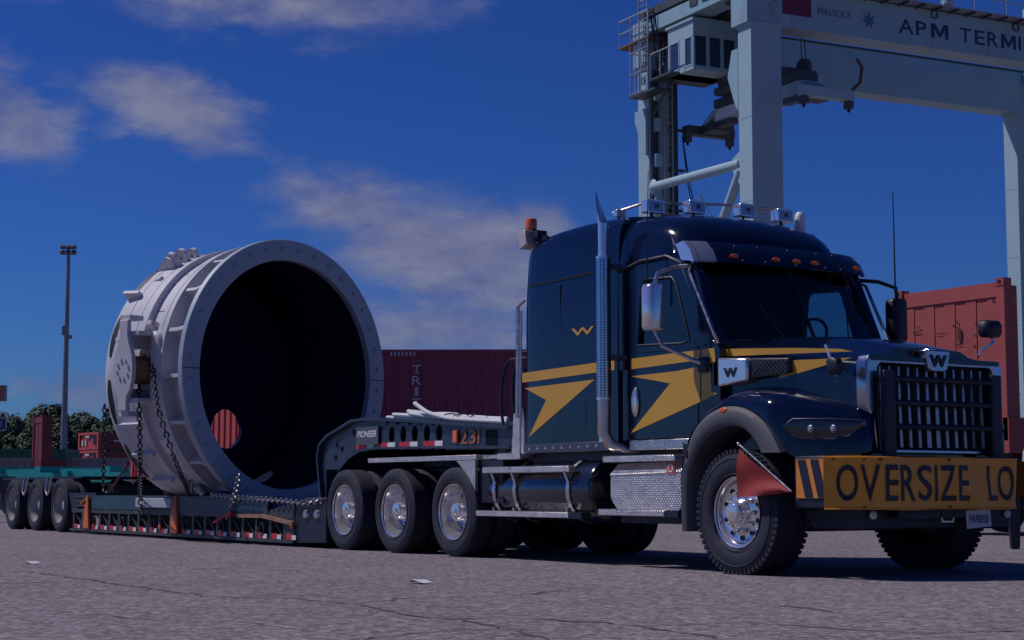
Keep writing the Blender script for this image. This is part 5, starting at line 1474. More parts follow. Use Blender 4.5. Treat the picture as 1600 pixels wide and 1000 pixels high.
# flat rack on a chassis right of the truck's nose: tall end wall towards the road
def flat_rack(label, m, corner, rotz, L, wall_h, z, panels=9, group='flat racks in the yard', ww=2.438, th=.30, walls=2):
    """local x along the deck (away), y across; the near end wall stands at x = 0"""
    t = thing('flat_rack', label, 'flat rack', (corner.x, corner.y, z), rotz, group)
    part('deck', MB().box(0, L, -ww/2, ww/2, -.42, -.05).box(0, L, -ww/2-.02, -ww/2+.1, -.62, -.05).box(0, L, ww/2-.1, ww/2+.02, -.62, -.05), m, t)
    for x0 in (0, L - th)[:walls]:
        for y in (-ww/2, ww/2-.16): part('end_post', MB().box(x0, x0+th, y, y+.16, -.05, wall_h-.12), m, t)
        part('end_header', MB().box(x0+.02, x0+th-.02, -ww/2+.16, ww/2-.16, wall_h-.30, wall_h-.06), m, t)
        cm = MB().box(-.09, .09, -.085, .085, 0, .125)
        for y in (-ww/2+.083, ww/2-.083):
            part('corner_casting', MB().box(x0-.012, x0+.17, y-.09, y+.09, wall_h-.125, wall_h), m, t)
            part('casting_hole', MB().lathe([(.0005,0),(.035,0),(.035,.004)], (x0-.014, y, wall_h-.065), (-1,0,0), 10), BLACK, t)
        n = panels; pw = (ww-.34)/n
        for k in range(n):
            y = -ww/2+.17+pw*k; d = .012*(k % 2)
            part('wall_panel', MB().box(x0+.04+d, x0+th-.08, y+.006, y+pw-.006, -.05, wall_h-.302), m, t)
    return t
# local x of the rack = truck's left (away); its wall runs along the truck axis
near_top = at_depth(1568, 433, 28.0)
ca = Vector((near_top.x - 1.219, near_top.y, 0))
fr_ = flat_rack('orange red flat rack with tall plank end wall behind the truck nose', ORC, ca, R(90), 9.0, 2.22, near_top.z - 2.22)
hz0 = near_top.z - 2.22 - .62
chassis('container_chassis', 'dark chassis carrying the orange red flat rack behind the truck nose', 9.2, hz0, CHASSIS, (ca.x, ca.y + 4.5, 0), R(90))
# scuffs and stencils on the end wall
sc_ = MB()
for (px, py, w, h) in [(1497, 523, .05, .26), (1430, 519, .10, .03), (1468, 521, .16, .02), (1496, 538, .07, .025), (1520, 540, .03, .03), (1434, 512, .03, .03), (1522, 504, .02, .03), (1521, 523, .02, .03), (1550, 470, .03, .04), (1489, 508, .07, .02), (1494, 503, .02, .06)]:
    q = on_y(px, py, ca.y - .001)
    lx_, ly_, lz_ = q.y-ca.y, -(q.x-ca.x), q.z-(near_top.z-2.22)
    nn = 10; vv = [(.028, ly_+w*math.cos(2*math.pi*k/nn), lz_+h/2*math.sin(2*math.pi*k/nn)) for k in range(nn)]
    sc_.add(vv, [tuple(range(nn))])
part('scuff_marks', sc_, mat('dark_scuff', (.06, .02, .03), .8), fr_, smooth=0)
st_ = MB()
xe = ca.x + 1.219 + .003
for k, ch in enumerate('U6789'): text_on(st_, '0', (.09, -1.2225, 1.75-.34*k), (.10, 0, 0), (0, 0, .2), .0)
part('stencil_marks', st_, mat('stencil_faint', (.25,.12,.14), .7), fr_, smooth=0)

# yard tractor at the right edge: only the front corner of its pale cab shows past the banner
p = at_depth(1592, 730, 25.0)
yt = thing('yard_tractor', 'pale blue grey yard tractor half hidden behind the end of the banner', 'tractor', (p.x + .35, p.y + 1.0, 0), R(90))
CABP = mat('pale_cab_paint', (.40, .46, .50), .4, 0, .4, var=.08)
part('cab', MB().prism([(-.9,1.02),(-.86,1.30),(-.78,1.42),(-.2,1.48),(.1,2.0),(1.2,2.05),(1.2,1.02)], 'y', -1.2, 0.42), CABP, yt, bevel=.05)
part('bumper', MB().box(-.98, -.80, -1.2, .42, .92, 1.06), WHITE, yt, bevel=.02)
part('chassis', MB().box(-.85, 3.2, -1.1, .3, .50, .95), CHASSIS, yt)
for x in (-.1, 2.4):
    for y in (-.95, .25):
        w = empty_part('wheel', yt, (x, y, .495), 0); link('tyre', WM['dual_tyre'], w); link('rim', WM['trailer_rim'], w)
part('window', MB().box(.2, 1.0, .42, .428, 1.55, 1.95), GLASS, yt)

q = on_z(1586, 858, 0)
o = link('support_prop', MB().loft([[(-w, -.04, z), (w, -.04, z), (w, .04, z), (-w, .04, z)] for w, z in [(.045, 0), (.055, .05), (.085, .75)]], True).mesh('support_prop', CHASSIS), None, (q.x, q.y, 0), view_rot(0))
tag(o, 'short black tapered prop standing under the right end of the banner', 'prop')
# ---- left background
def far(px, dist): return ground_at(px, dist)
p = far(-92, 78)
gc = container('shipping_container', 'dark green container with big white letters far behind the trailer wheels', 12.19, 2.6, GREENC, (p.x, p.y, 0.0), view_rot(0))
t = MB(); text_on(t, 'EVERGREEN', (-1.2, -1.233, 1.55), (6.3, 0, 0), (0, 0, .55), .0); part('lettering', t, mat('dull_white', (.5,.52,.52)), gc, smooth=0)
p = far(112, 72)
container('shipping_container', 'low grey corrugated container in front of the green one', 6.06, 2.08, GREYC, (p.x+.5, p.y, 0), view_rot(2), doors=False)
# teal chassis with a maroon flat rack end
p = far(75, 50)
chassis('container_chassis', 'turquoise container chassis standing behind the lowboy wheels', 14.0, 1.30, TEALC, (p.x, p.y, 0), view_rot(-32))
p2 = far(172, 48)
chassis('container_chassis', 'second turquoise chassis showing between the casing and the lowboy wheels', 7.0, 1.40, TEALC, (p2.x, p2.y, 0), view_rot(-28))
pm = far(63, 70)
flat_rack('maroon flat rack end with two dark posts on the turquoise chassis', MAROON, Vector((pm.x, pm.y, 0)), view_rot(30), 1.0, 1.72, 2.05, 4, ww=1.45, th=.42, walls=1)
wm = MB().box(-.8, .8, -.02, .02, 0, .32)
# pair of folded maroon flat racks stacked
p = far(228, 92)
for k in range(2):
    t = thing('folded_flat_rack', ('upper' if k else 'lower') + ' of two folded maroon flat racks stacked left of the casing', 'flat rack', (p.x, p.y, 1.93+.93*k), view_rot(38), 'folded flat racks stacked left of the casing')
    part('deck', MB().box(-3, 3, -1.2, 1.2, .05, .85), MAROON, t)
    part('end_frame', MB().ring([(-1.22,.02),(1.22,.02),(1.22,.90),(-1.22,.90)], [(-1.05,.14),(1.05,.14),(1.05,.78),(-1.05,.78)], 'x', -3.12, -2.98), REDC, t)  # end frame and panel: sunlight put into a redder colour than the deck
    part('end_panel', MB().box(-3.03, -2.99, -1.05, 1.05, .14, .78), REDC, t)
    for y, z, w, h in [(-.75,.5,.35,.4), (.15,.68,.5,.12), (.75,.35,.18,.3), (.35,.35,.16,.28)]:
        part('end_fitting', MB().box(-3.10, -3.02, y-w/2, y+w/2, z-h/2, z+h/2), BLACK if y < -.5 else mat('dull_white', (.5,.52,.52)), t)
    for x in (-2.0, -.6): part('side_tag', MB().box(x-.25, x+.25, -1.212, -1.203, .42, .5), mat('dull_white', (.5,.52,.52)), t)
t = thing('support_trestle', 'dark trestle under the folded maroon flat racks', 'trestle', (p.x, p.y, 0), view_rot(38))
part('frame', MB().box(-3, 3, -1.15, -.95, 1.25, 1.975).box(-3, 3, .95, 1.15, 1.25, 1.975).box(-2.9,-2.7,-1.1,1.1,1.0,1.25).box(2.7,2.9,-1.1,1.1,1.0,1.25), CHASSIS, t)
for x in (-2.8, 2.8):
    for y in (-1.05, 1.05): part('leg', MB().box(x-.1, x+.1, y-.09, y+.09, 0, 1.26), CHASSIS, t)

# light mast
p = far(104.5, 150)
lm = thing('light_mast', 'tall slim floodlight mast left of the grey casing', 'light mast', (p.x, p.y, 0), view_rot(0))
STEELP = mat('galvanised_mast', (.22, .23, .26), .5, .4, var=.1)
part('pole', MB().tube([(0,0,0),(0,0,.6),(0,0,10),(0,0,21.4)], [.36,.30,.24,.15], 14), STEELP, lm)
part('base_flange', MB().lathe([(.0005,.12),(.55,.12),(.55,0)], (0,0,0), (0,0,1), 16), STEELP, lm)
part('crown', MB().box(-.62, .62, -.06, .06, 21.25, 21.37).box(-.55, .55, -.05, .05, 21.75, 21.86).tube([(0,0,21.3),(0,0,21.9)], .1, 8), STEELP, lm)
for x in (-.5, 0, .5):
    for z in (21.55, 22.0): part('floodlight', MB().obox((x, -.12, z-.08), (.40, .34, .26), Matrix.Rotation(R(-30), 3, 'X')), FLARE, lm, bevel=.04)
part('service_box', MB().box(-.32, .14, -.38, -.1, 14.2, 15.0).box(.12, .5, -.2, .0, 13.9, 14.2), STEELP, lm)
part('camera_arm', MB().tube([(-.1,0,5.6),(-.75,0,5.65)], .05, 6).box(-.85,-.68,-.1,.1,5.6,5.85), STEELP, lm)

# lane number sign and blue notice board at the left edge
p = far(4, 88)
ls = thing('lane_sign', 'orange lane number sign box on a thin post at the left edge', 'sign', (p.x, p.y, 0), view_rot(6))
part('post', MB().tube([(-.14,0,0),(-.14,0,5.3)], .1, 8), CHASSIS, ls)
bx2 = part('box', MB().box(-.72, .28, -.3, .3, 5.28, 6.08), mat('sign_edge', (.20,.20,.24), .5), ls, bevel=.02)
part('face', MB().box(-.70, .12, -.312, -.302, 5.33, 6.03), mat('sign_orange', (.52, .16, .05), .5), bx2)
t = MB(); text_on(t, '2', (-.34, -.318, 5.42), (.32, 0, 0), (0, 0, .52), .02); part('numeral', t, mat('sign_red', (.25,.01,.02), .5), bx2, smooth=0)
p = far(3, 85)
ns = thing('notice_board', 'blue notice board with white lines under the lane number sign', 'sign', (p.x, p.y, 0), view_rot(4))
part('post', MB().tube([(-.3,0.05,0),(-.3,0.05,3.6)], .07, 8), CHASSIS, ns)
nb_ = part('board', MB().box(-1.2, .34, -.03, .03, 3.72, 4.28), mat('board_blue', (.03,.05,.16), .5), ns)
for z in (3.86, 3.98, 4.1): part('text_line', MB().box(-1.1, .15, -.036, -.031, z, z+.05), mat('dull_white', (.5,.52,.52)), nb_)
part('board_rim', MB().ring([(-1.24,3.68),(.38,3.68),(.38,4.32),(-1.24,4.32)], [(-1.19,3.73),(.33,3.73),(.33,4.27),(-1.19,4.27)], 'y', -.045, -.02), mat('dull_white', (.5,.52,.52)), nb_)

# litter
for (px, py, w, lab) in [(655, 912, .11, 'white paper scrap on the asphalt in front of the drive wheels'), (50, 882, .06, 'small white scrap on the asphalt at the left edge')]:
    q = on_z(px, py, 0)
    o = link('paper_scrap', MB().add([(-w,-.04,.004),(-.2*w,-.06,.03),(w,-.02,.006),(.8*w,.07,.012),(.1*w,.05,.028),(-.9*w,.06,.004)], [(0,1,4,5),(1,2,3,4)]).mesh('paper_scrap', WHITE), None, (q.x, q.y, .004)); tag(o, lab, 'litter')

# ---- trees on the ridge behind the yard
LEAF = mat('foliage', (.020, .050, .026), .75, var=.45, vscale=.5)
LEAF2 = mat('foliage_olive', (.034, .066, .026), .75, var=.45, vscale=.5)
BARK = mat('bark', (.09, .07, .055), .9, var=.3)
def crown_mesh(seed, m):
    rnd = random.Random(seed); mb = MB(); vs, fs = [], []
    lobes = []
    for _ in range(20):
        a = rnd.uniform(0, 6.283); z = rnd.uniform(-.75, .95); r = math.sqrt(max(0, 1 - z*z)) * rnd.uniform(.35, .8)
        lobes.append((Vector((r*math.cos(a), r*math.sin(a), z*.75)), rnd.uniform(.26, .46)))
    for c, r in lobes:
        for _ in range(210):
            d = Vector((rnd.gauss(0,1), rnd.gauss(0,1), rnd.gauss(0,1))).normalized()
            p = c + d * r * rnd.uniform(.72, 1.08)
            s = rnd.uniform(.05, .10)
            t1 = Vector((rnd.gauss(0,1), rnd.gauss(0,1), rnd.gauss(0,1))).cross(d + Vector((0,0,.4))).normalized(); t2 = d.cross(t1).normalized()
            b = len(vs); vs += [p - t1*s, p + t2*s*.6, p + t1*s, p - t2*s*.7 + d*.01]; fs.append((b, b+1, b+2, b+3))
    mb.add(vs, fs)
    return mb.mesh('crown', m, smooth=0, recalc=False)
CR = [crown_mesh(k, LEAF if k % 2 else LEAF2) for k in range(5)]
TRK = MB().tube([(0,0,0),(.05,0,.35),(0,.04,.7),(.02,0,1.0)], [.045,.036,.028,.012], 8)
for k in range(5):
    a = k*1.26; TRK.tube([(.02,0,.45+.07*k),(.22*math.cos(a),.22*math.sin(a),.68+.06*k)], [.018,.006], 6)
TRKM = TRK.mesh('trunk', BARK)
rnd = random.Random(21)
spots = []
x = -60
while x < 330:
    spots.append((x, 250 + rnd.uniform(-12, 12), 11.8 + rnd.uniform(-1.4, 1.8))); x += rnd.uniform(20, 30)
x = -50
while x < 330:
    spots.append((x, 228 + rnd.uniform(-6, 8), 8.6 + rnd.uniform(-1.2, 1.0))); x += rnd.uniform(20, 29)
ORD = ['first', 'second', 'third', 'fourth', 'fifth', 'sixth', 'seventh', 'eighth', 'ninth', 'tenth', 'eleventh', 'twelfth', 'thirteenth', 'fourteenth', 'fifteenth', 'sixteenth', 'seventeenth', 'eighteenth', 'nineteenth', 'twentieth', 'twenty-first', 'twenty-second', 'twenty-third', 'twenty-fourth']
cnt = {True: 0, False: 0}
for i, (px, dist, hgt) in enumerate(spots):
    p = far(px, dist)
    back = dist > 237
    t = thing('tree', ORD[cnt[back]] + ' tree from the left in the ' + ('taller back row' if back else 'lower front row') + ' of the distant wood', 'tree', (p.x, p.y, 0), rnd.uniform(0, 6), 'trees of the distant wood')
    cnt[back] += 1
    tk = link('trunk', TRKM, t); tk.scale = (hgt*1.0, hgt*1.0, hgt*.8)
    rr = hgt*rnd.uniform(.28, .36)
    for q in range(1):
        c = link('crown', CR[(i + 2*back) % 5], t, (0, 0, hgt*.58)); c.scale = (rr*1.25, rr*1.25, hgt*.50)
# ---------------------------------------------------------------- rubber-tyred gantry crane
# local frame: x = along the girders (to the right and away), y = travel direction (away to the left), z up
KR = thing('gantry_crane', 'pale green gantry crane on box legs with operator cabin above the truck', 'crane', (-37.44, 32.13, 0), R(84.33))
CRP = mat('crane_paint', (.33, .47, .53), .5, var=.06, vscale=.5, dirt=(.36, .40, .39), dirt_amt=.3)
CRD = mat('crane_girder_paint', (.28, .44, .52), .5, var=.06, vscale=.5, dirt=(.22, .17, .13), dirt_amt=.55)
CRK = mat('crane_steel_dark', (.06, .075, .085), .55, var=.3, vscale=2)
GALV = mat('galvanised_rail', (.42, .44, .46), .45, .5, var=.1)
GB, GT = 18.42, 20.05
TW = 7.45                         # leg spacing along travel
SPAN = 20.1
for y0 in (0, TW):
    for x0, w in ((0, 1.4), (SPAN, 1.4)):
        lg = part('leg', MB().box(x0, x0+w, y0, y0+.88, 2.3, GB-.02), CRP, KR, bevel=.03)
        for z_ in (5.2, 8.4, 11.6, 14.8): part('plate_seam', MB().box(x0-.008, x0+w+.008, y0-.008, y0+.888, z_, z_+.05), CRP, lg)
        part('splice_plate', MB().box(x0-.04, x0+w+.04, y0-.04, y0+.92, GB-.10, GB+.06), CRP, lg)
for x0 in (0, SPAN):
    part('sill_beam', MB().box(x0+.1, x0+1.3, -1.6, TW+2.4, 1.45, 2.32), CRP, KR, bevel=.03)
    for y in (-1.2, .5, TW+.3, TW+2.0):
        w = empty_part('wheel', KR, (x0+.7, y, .78), 0); w.scale = (1.55, 1.55, 1.55); w.rotation_euler = (0, 0, R(90)); link('tyre', WM['steer_tyre'], w); link('rim', WM['trailer_rim'], w)
    part('bogie', MB().box(x0+.25, x0+1.15, -1.7, 1.1, .9, 1.46).box(x0+.25, x0+1.15, TW-.3, TW+2.5, .9, 1.46), CRK, KR)
# girders
def girder(y0, y1, z1):
    g = part('girder', MB().box(-.15, SPAN+2.2, y0, y1, GB, z1), CRD, KR, bevel=.02)
    part('flange_lip', MB().box(-.15, SPAN+2.2, y0-.05, y0+.10, z1, z1+.09), CRK, g)
    part('trolley_rail', MB().box(-.15, SPAN+2.2, (y0+y1)/2-.05, (y0+y1)/2+.05, z1, z1+.12), CRK, g)
    return g
g1 = girder(0.0, 1.1, 19.98)
g2 = girder(TW, TW+1.0, 20.36)
# walkway with railing on the near girder
part('walkway', MB().box(-.2, SPAN+2.2, -.62, -.02, 20.02, 20.07), GALV, KR)
for k in range(26):
    x = .3 + k*.85
    part('walkway_bracket', MB().box(x-.03, x+.03, -.62, -.0, 19.93, 20.02), CRK, KR)
    if k % 2 == 0: part('rail_post', MB().tube([(x,-.60,20.07),(x,-.60,21.1)], .022, 6), GALV, KR)
for z in (20.6, 21.1): part('hand_rail', MB().tube([(.0,-.60,z),(SPAN+2.2,-.60,z)], .022, 6), GALV, KR)
for x in (9.1, 13.4):
    part('floodlight', MB().box(x-.22, x+.22, -.75, -.45, 20.1, 20.45).bar((x,-.6,20.0),(x+.3,-.6,20.6),.05,.05), CRP, KR)
    part('lifting_eye', MB().tube([(x-.2+.16*math.cos(a), -.03, 19.82+.16*math.sin(a)) for a in [2*math.pi*k/12 for k in range(12)]], .03, 6, closed=True), CRK, KR)
# markings on the near girder
NAVY = mat('navy_lettering', (.02, .03, .11), .5)
def mark(body, x0, x1, z0, z1, m=NAVY, bold=0.006):
    t = MB(); text_on(t, body, (x0, -.004, z0), (x1-x0, 0, 0), (0, 0, z1-z0), bold); part('lettering', t, m, g1, smooth=0)
cx_ = lambda px: 7.08 + (px - 1404) / 196 * 6.55
for ch, a, b in [('A',1404,1427),('P',1430,1446),('M',1453,1480),('T',1498,1515),('E',1521,1537),('R',1541,1559),('M',1563,1587),('I',1591,1595),('N',1600,1620),('A',1624,1647),('L',1650,1664),('S',1667,1685)]:
    mark(ch, cx_(a), cx_(b), 18.86, 19.46, bold=.014)
part('maroon_panel', MB().box(1.47, 2.83, -.012, -.003, 18.93, 19.9), mat('maroon_sign', (.15, .01, .06), .5), g1)
LBL = mat('label_blue', (.28, .40, .46), .5)
part('maker_panel', MB().box(3.1, 4.78, -.012, -.003, 18.98, 19.55), LBL, g1)
t = MB(); text_on(t, 'MALSOLT', (3.15, -.016, 19.12), (1.55, 0, 0), (0, 0, .26), .0); part('lettering', t, NAVY, g1, smooth=0)
sp_ = []
for k in range(14):
    a = math.pi/2 + 2*math.pi*k/14; r_ = .36 if k % 2 == 0 else .16
    sp_.append((5.6 + r_*math.cos(a), 19.17 + r_*math.sin(a)))
part('star_panel', MB().box(5.12, 6.08, -.008, -.003, 18.72, 19.62), LBL, g1)
part('star', MB().prism(sp_, 'y', -.02, -.009), mat('star_blue', (.03, .16, .28), .5), g1, smooth=0)
t = MB(); text_on(t, '9', (1.05, -.004, 19.35), (.22, 0, 0), (0, 0, .34), .01); part('lettering', t, NAVY, KR, smooth=0)
t = MB(); text_on(t, '808', (-.004, TW+.8, 18.0-.35), (0, -.62, 0), (0, 0, .34), .02); part('leg_number', t, NAVY, KR, smooth=0)
# end ties between the girders
part('end_tie', MB().box(-.1, .9, 1.1, TW, 19.72, 20.3), CRD, KR)
part('end_tie', MB().box(SPAN+.4, SPAN+1.4, 1.1, TW, 19.72, 20.3), CRD, KR)
# leg bracing
def strut(a, b, r=.19):
    s = part('strut', MB().tube([a, b], r, 14), CRP, KR)
    part('end_lug', MB().ball(a, (.12,.34,.34), 10, 6).ball(b, (.12,.34,.34), 10, 6), CRP, s)
for x in (.12, SPAN+.6):
    strut((x, .95, 13.15), (x, TW-.1, 13.25))
    strut((x, .95, 12.9), (x, 3.6, 9.2))
    part('lug_plate', MB().prism([(.88,12.3),(.88,13.6),(1.35,13.4),(1.35,12.9)], 'x', x-.1, x+.1), CRP, KR)
part('leg_bracket', MB().prism([(TW+.2,16.6),(TW+.86,16.55),(TW+.86,16.1),(TW+.1,14.6),(TW,14.6),(TW,16.5)], 'x', -.16, -.04), CRD, KR)
part('leg_bracket', MB().prism([(1.3,17.6),(.9,17.6),(.9,15.2),(1.1,15.4),(1.6,16.6)], 'x', .0, .12), CRD, KR)
# ladder and cable duct on the rear leg
ld = MB()
lx0, ly0 = .55, TW-.28
for x in (lx0, lx0+.42): part('ladder_stile', MB().box(x-.025, x+.025, ly0-.03, ly0+.03, 11.0, 20.2), GALV, KR)
for k in range(30): part('ladder_rung', MB().tube([(lx0, ly0, 11.2+.3*k), (lx0+.42, ly0, 11.2+.3*k)], .018, 5), GALV, KR)
for x in (1.15, 1.27): part('cable_duct', MB().box(x-.045, x+.045, TW-.16, TW-.002, 8, 18.3), CRK, KR)
for z in (12.3, 14.0, 15.7): part('duct_clamp', MB().box(.92, 1.62, TW-.2, TW-.0, z, z+.10), CRK, KR)
for k, (dx) in enumerate((1.5, 1.6)): part('hanging_cable', MB().tube([(1.5, TW-.2, 15.5), (dx, TW-.6, 13.4), (dx+.5, TW-.9, 10.5), (dx+.6, TW-1, 8)], .025, 5), BLACK, KR)
for x, r_ in ((.12, .05), (.25, .04), (.38, .06), (1.05, .05)): part('conduit', MB().tube([(x, TW-.07, 9), (x, TW-.07, 18.2)], r_, 6), CRK, KR)
for z, w_ in ((17.2, .9), (15.9, .5), (14.4, .6), (13.0, .45)): part('junction_box', MB().box(.15, .15+w_*.6, TW-.30, TW-.02, z-.3, z+.25), CRD, KR, bevel=.02)
part('knee_stay', MB().bar((0.1, TW-.1, 16.2), (.1, TW-1.6, 17.4), .08, .08), CRK, KR)
# stair flight behind the leg
for y in (TW-1.8, TW-1.1): part('stair_string', MB().bar((1.2, y, 11.9), (3.2, y, 8.8), .06, .2), GALV, KR)
for k in range(8): part('stair_post', MB().tube([(1.3+.27*k, TW-1.8, 11.8-.42*k), (1.3+.27*k, TW-1.8, 12.8-.42*k)], .02, 5), GALV, KR)
part('stair_rail', MB().tube([(1.3, TW-1.8, 12.8), (3.2, TW-1.8, 9.9)], .025, 5), GALV, KR)
part('machinery_box', MB().box(-.2, 1.8, TW-1.2, TW-.05, 10.2, 12.0), CRK, KR, bevel=.05)
# platform, top railings and caged ladder at the head of the rear leg
part('platform', MB().box(-.35, 1.9, TW-.6, TW+1.9, 19.45, 19.53), mat('rust_plate', (.16, .085, .065), .7, var=.2), KR)
for x, y in [(-.3,TW+1.85),(.7,TW+1.85),(1.8,TW+1.85),(-.3,TW+.9),(-.3,TW-.5),(.7,TW-.5),(1.8,TW-.5)]:
    part('rail_post', MB().tube([(x,y,19.53),(x,y,20.65)], .028, 6), GALV, KR)
for z in (20.1, 20.65):
    part('hand_rail', MB().tube([(1.85,TW+1.85,z),(-.3,TW+1.85,z),(-.3,TW-.5,z),(1.85,TW-.5,z)], .028, 6), GALV, KR)
for y in (TW-.25, TW+.45): part('cage_stile', MB().tube([(-.30,y-.2,17.1),(-.30,y-.2,21.5)], .035, 6), GALV, KR)
for k in range(14): part('cage_rung', MB().tube([(-.30,TW-.45,17.3+.3*k),(-.30,TW+.25,17.3+.3*k)], .022, 5), GALV, KR)
for z in (17.15, 18.0, 18.9): part('cage_hoop', MB().tube([(-.05,TW-.45,z),(-.65,TW-.45,z),(-.65,TW+.4,z),(-.05,TW+.4,z)], .028, 5), GALV, KR)
for x, y in [(-.65,TW-.45),(-.65,TW+.4),(-.65,TW+.0)]: part('cage_bar', MB().tube([(x,y,17.1),(x,y,19.2)], .024, 5), GALV, KR)
part('cage_floor', MB().box(-.7, .0, TW-1.6, TW+.45, 17.0, 17.08), CRK, KR)
# trolley, cabin, hoist, spreader
tl = part('trolley_frame', MB().box(-.1, 4.6, 1.2, TW+.6, 20.42, 20.75).box(.2, 4.3, 1.3, 2.0, 19.6, 20.42).box(.2, 4.3, TW-1.2, TW-.2, 19.75, 20.42), CRK, KR)
part('hoist_drum', MB().tube([(2.2,2.0,21.2),(2.2,6.2,21.2)], .45, 16), CRK, KR)
part('machinery_house', MB().box(.8, 3.9, 2.2, 6.0, 20.8, 22.6), CRP, KR, bevel=.05)
for y in (1.4, 3.0, 4.6, 6.4):
    part('rail_post', MB().tube([(-.05,y,20.75),(-.05,y,21.8)], .028, 6), GALV, KR)
for z in (21.25, 21.8): part('hand_rail', MB().tube([(-.05,1.3,z),(-.05,TW+.5,z)], .028, 6), GALV, KR)
cz0, cz1 = 17.50, 19.50
cx0, cx1, cy0, cy1 = .0, 2.1, 4.0, 5.9
cb = part('cabin', MB().box(cx0, cx1, cy0, cy1, cz0, cz0+.18).box(cx0, cx1, cy0, cy1, cz1-.62, cz1)
          .box(cx0, cx0+.10, cy0, cy0+.10, cz0+.18, cz1-.62).box(cx0, cx0+.10, cy1-.10, cy1, cz0+.18, cz1-.62).box(cx1-.1, cx1, cy0, cy0+.1, cz0+.18, cz1-.62).box(cx1-.1, cx1, cy1-.1, cy1, cz0+.18, cz1-.62)
          .box(cx0, cx0+.06, cy0+.62, cy0+1.05, cz0+.18, cz1-.62).box(cx0+.62, cx0+.78, cy0, cy0+.06, cz0+.18, cz1-.62).box(cx0+1.3, cx0+1.46, cy0, cy0+.06, cz0+.18, cz1-.62), CRP, KR, bevel=.015)
part('cabin_roof', MB().box(cx0-.08, cx1+.08, cy0-.08, cy1+.08, cz1, cz1+.10), CRP, cb)
part('cabin_interior', MB().box(.5, 1.6, 4.6, 5.5, cz0+.18, cz0+1.0).box(.1, 2.0, 5.75, 5.82, cz0+.18, cz1-.62), BLACK, cb)
CGL = mat('cabin_glass', (.03, .05, .09), .06, .0, .5)
for y0, y1 in ((cy0+.12, cy0+.60), (cy0+1.07, cy1-.12)):
    part('window_pane', MB().box(cx0+.02, cx0+.035, y0, y1, cz0+.19, cz1-.63), CGL, cb)
    part('window_rim', MB().ring([(y0-.03,cz0+.17),(y1+.03,cz0+.17),(y1+.03,cz1-.60),(y0-.03,cz1-.60)], [(y0+.02,cz0+.23),(y1-.02,cz0+.23),(y1-.02,cz1-.67),(y0+.02,cz1-.67)], 'x', cx0-.02, cx0+.02), CRP, cb)
for x0, x1 in ((cx0+.12, cx0+.60), (cx0+.80, cx0+1.28), (cx0+1.48, cx1-.12)):
    part('window_pane', MB().box(x0, x1, cy0+.02, cy0+.035, cz0+.19, cz1-.63), CGL, cb)
for y in (4.4, 5.5): part('cabin_hanger', MB().box(.3, .6, y-.1, y+.1, cz1+.10, 20.45).box(1.5, 1.8, y-.1, y+.1, cz1+.1, 20.45), CRK, cb)
part('cabin_deck', MB().box(-.45, 2.2, 5.0, 6.6, 17.50, 17.58), CRK, cb)
for k_, (x_, y_) in enumerate([(-.2, 6.6), (-.2, 6.9), (.9, 6.3), (1.7, 6.5)]): part('hanging_hose', MB().tube([(x_, y_, 20.4), (x_+.1, y_-.2, 18.6), (x_+.3, y_-.1, 17.9), (x_+.6, y_+.2, 18.7), (x_+.7, y_+.3, 20.4)], .035, 6), BLACK, KR)
for y_ in (1.7, 2.6, 3.5): part('trolley_panel', MB().box(-.14, -.105, y_, y_+.55, 20.0, 20.42), CRK, KR)
part('cabin_rail', MB().tube([(-.45, 5.0, 18.6), (-.45, 6.55, 18.6), (1.2, 6.55, 18.6)], .028, 6), GALV, cb)
for x_, y_ in ((-.45, 5.0), (-.45, 5.8), (-.45, 6.55), (.4, 6.55), (1.2, 6.55)): part('cabin_rail_post', MB().tube([(x_, y_, 17.58), (x_, y_, 18.6)], .025, 6), GALV, cb)
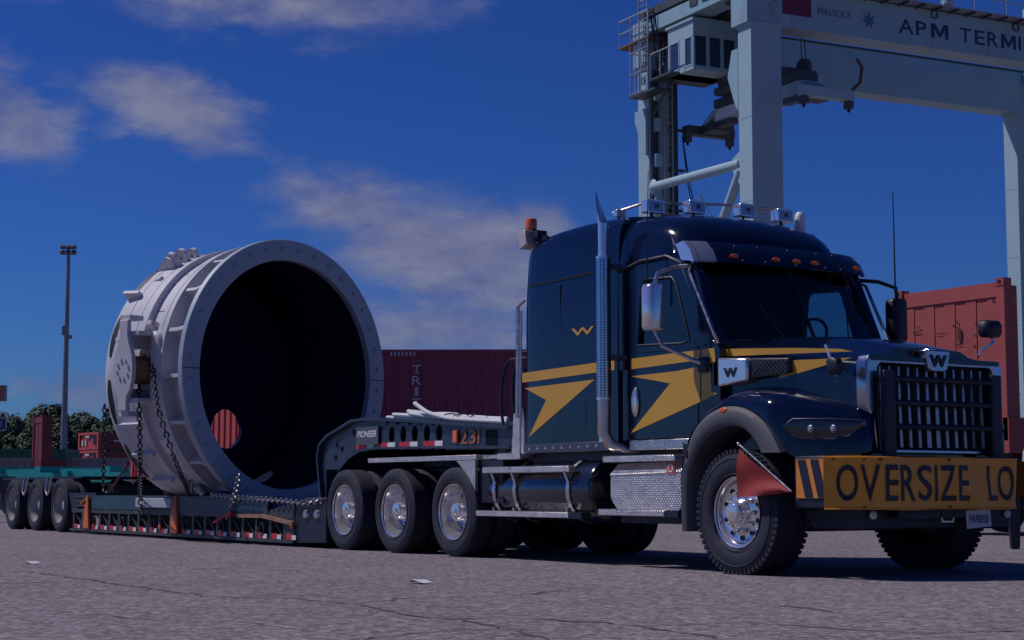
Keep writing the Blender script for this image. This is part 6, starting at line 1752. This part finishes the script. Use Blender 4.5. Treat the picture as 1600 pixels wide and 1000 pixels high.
# head block and spreader hang from ropes
hx_, hy_ = 2.75, 3.1
for x in (1.95, 3.55):
    for y in (hy_-1.6, hy_+1.6):
        for d in (0, .18): part('rope', MB().tube([(x+d-.09, y, 17.3), (x+d-.09, y*.9+.3, 20.45)], .02, 5), BLACK, KR)
hb = part('head_block', MB().box(hx_-.95, hx_+.95, hy_-2.2, hy_+2.2, 16.85, 17.15).box(hx_-.5, hx_+.5, hy_-2.9, hy_+2.9, 16.5, 16.86), CRK, KR, bevel=.03)
for x in (1.95, 3.55):
    for y in (hy_-1.6, hy_+1.6): part('sheave', MB().tube([(x-.12,y,17.38),(x+.12,y,17.38)], .36, 16), CRK, hb)
sd_ = part('spreader', MB().box(hx_-.45, hx_+.45, hy_-3.0, hy_+3.0, 15.95, 16.48), CRP, KR, bevel=.03)
for s in (-1, 1):
    part('telescopic_beam', MB().box(hx_-.40, hx_-.05, hy_+s*3.0-(1.2 if s > 0 else 0), hy_+s*3.0+(0 if s > 0 else 1.2), 15.7, 15.98), CRK, sd_)
    yy = hy_+s*4.05
    part('end_beam', MB().box(hx_-1.19, hx_+1.19, yy-.22, yy+.22, 15.55, 15.95), CRP if s < 0 else CRK, sd_, bevel=.03)
    part('arm', MB().box(hx_-.5, hx_+.5, min(yy, hy_+s*2.9), max(yy, hy_+s*2.9), 15.62, 15.92), CRK, sd_)
    part('end_gusset', MB().prism([(yy-.2*s,15.95),(yy-1.1*s,16.45),(yy-1.5*s,16.45),(yy-.6*s,15.95)], 'x', hx_-.5, hx_+.5), CRP, sd_)
    for x in (-1.05, 1.05):
        part('corner_guide', MB().box(hx_+x-.12, hx_+x+.12, yy-.16, yy+.16, 15.25, 15.56), CRK, sd_)
        part('twist_lock', MB().tube([(hx_+x, yy, 15.56), (hx_+x, yy, 15.12)], .06, 8), BLACK, sd_)
part('spreader_panel', MB().box(hx_-.47, hx_-.455, hy_+.2, hy_+2.8, 16.0, 16.42), WHITE, sd_)
part('flipper', MB().tube([(hx_+1.1, hy_-4.1, 15.9), (hx_+1.5, hy_-4.2, 16.3), (hx_+1.6, hy_-4.2, 16.9), (hx_+1.35, hy_-4.2, 17.2)], .07, 8), mat('flipper_orange', (.13,.05,.04), .6), sd_)
part('cable_reel', MB().tube([(hx_-.2, hy_+.2, 17.15), (hx_-.2, hy_+.2, 17.9)], .5, 14), CRK, hb)

# ---------------------------------------------------------------- tiny repeated fittings stay joined
for o in bpy.data.objects:
    if o.name.split('.')[0] in ('lug_nuts', 'hand_holes', 'rivets', 'grip_teeth', 'visor_screws', 'bolts', 'coupling_pins', 'grommets', 'scuff_marks', 'stencil_marks', 'code_marks', 'mesh_bars', 'air_hoses'):
        o['kind'] = 'stuff'
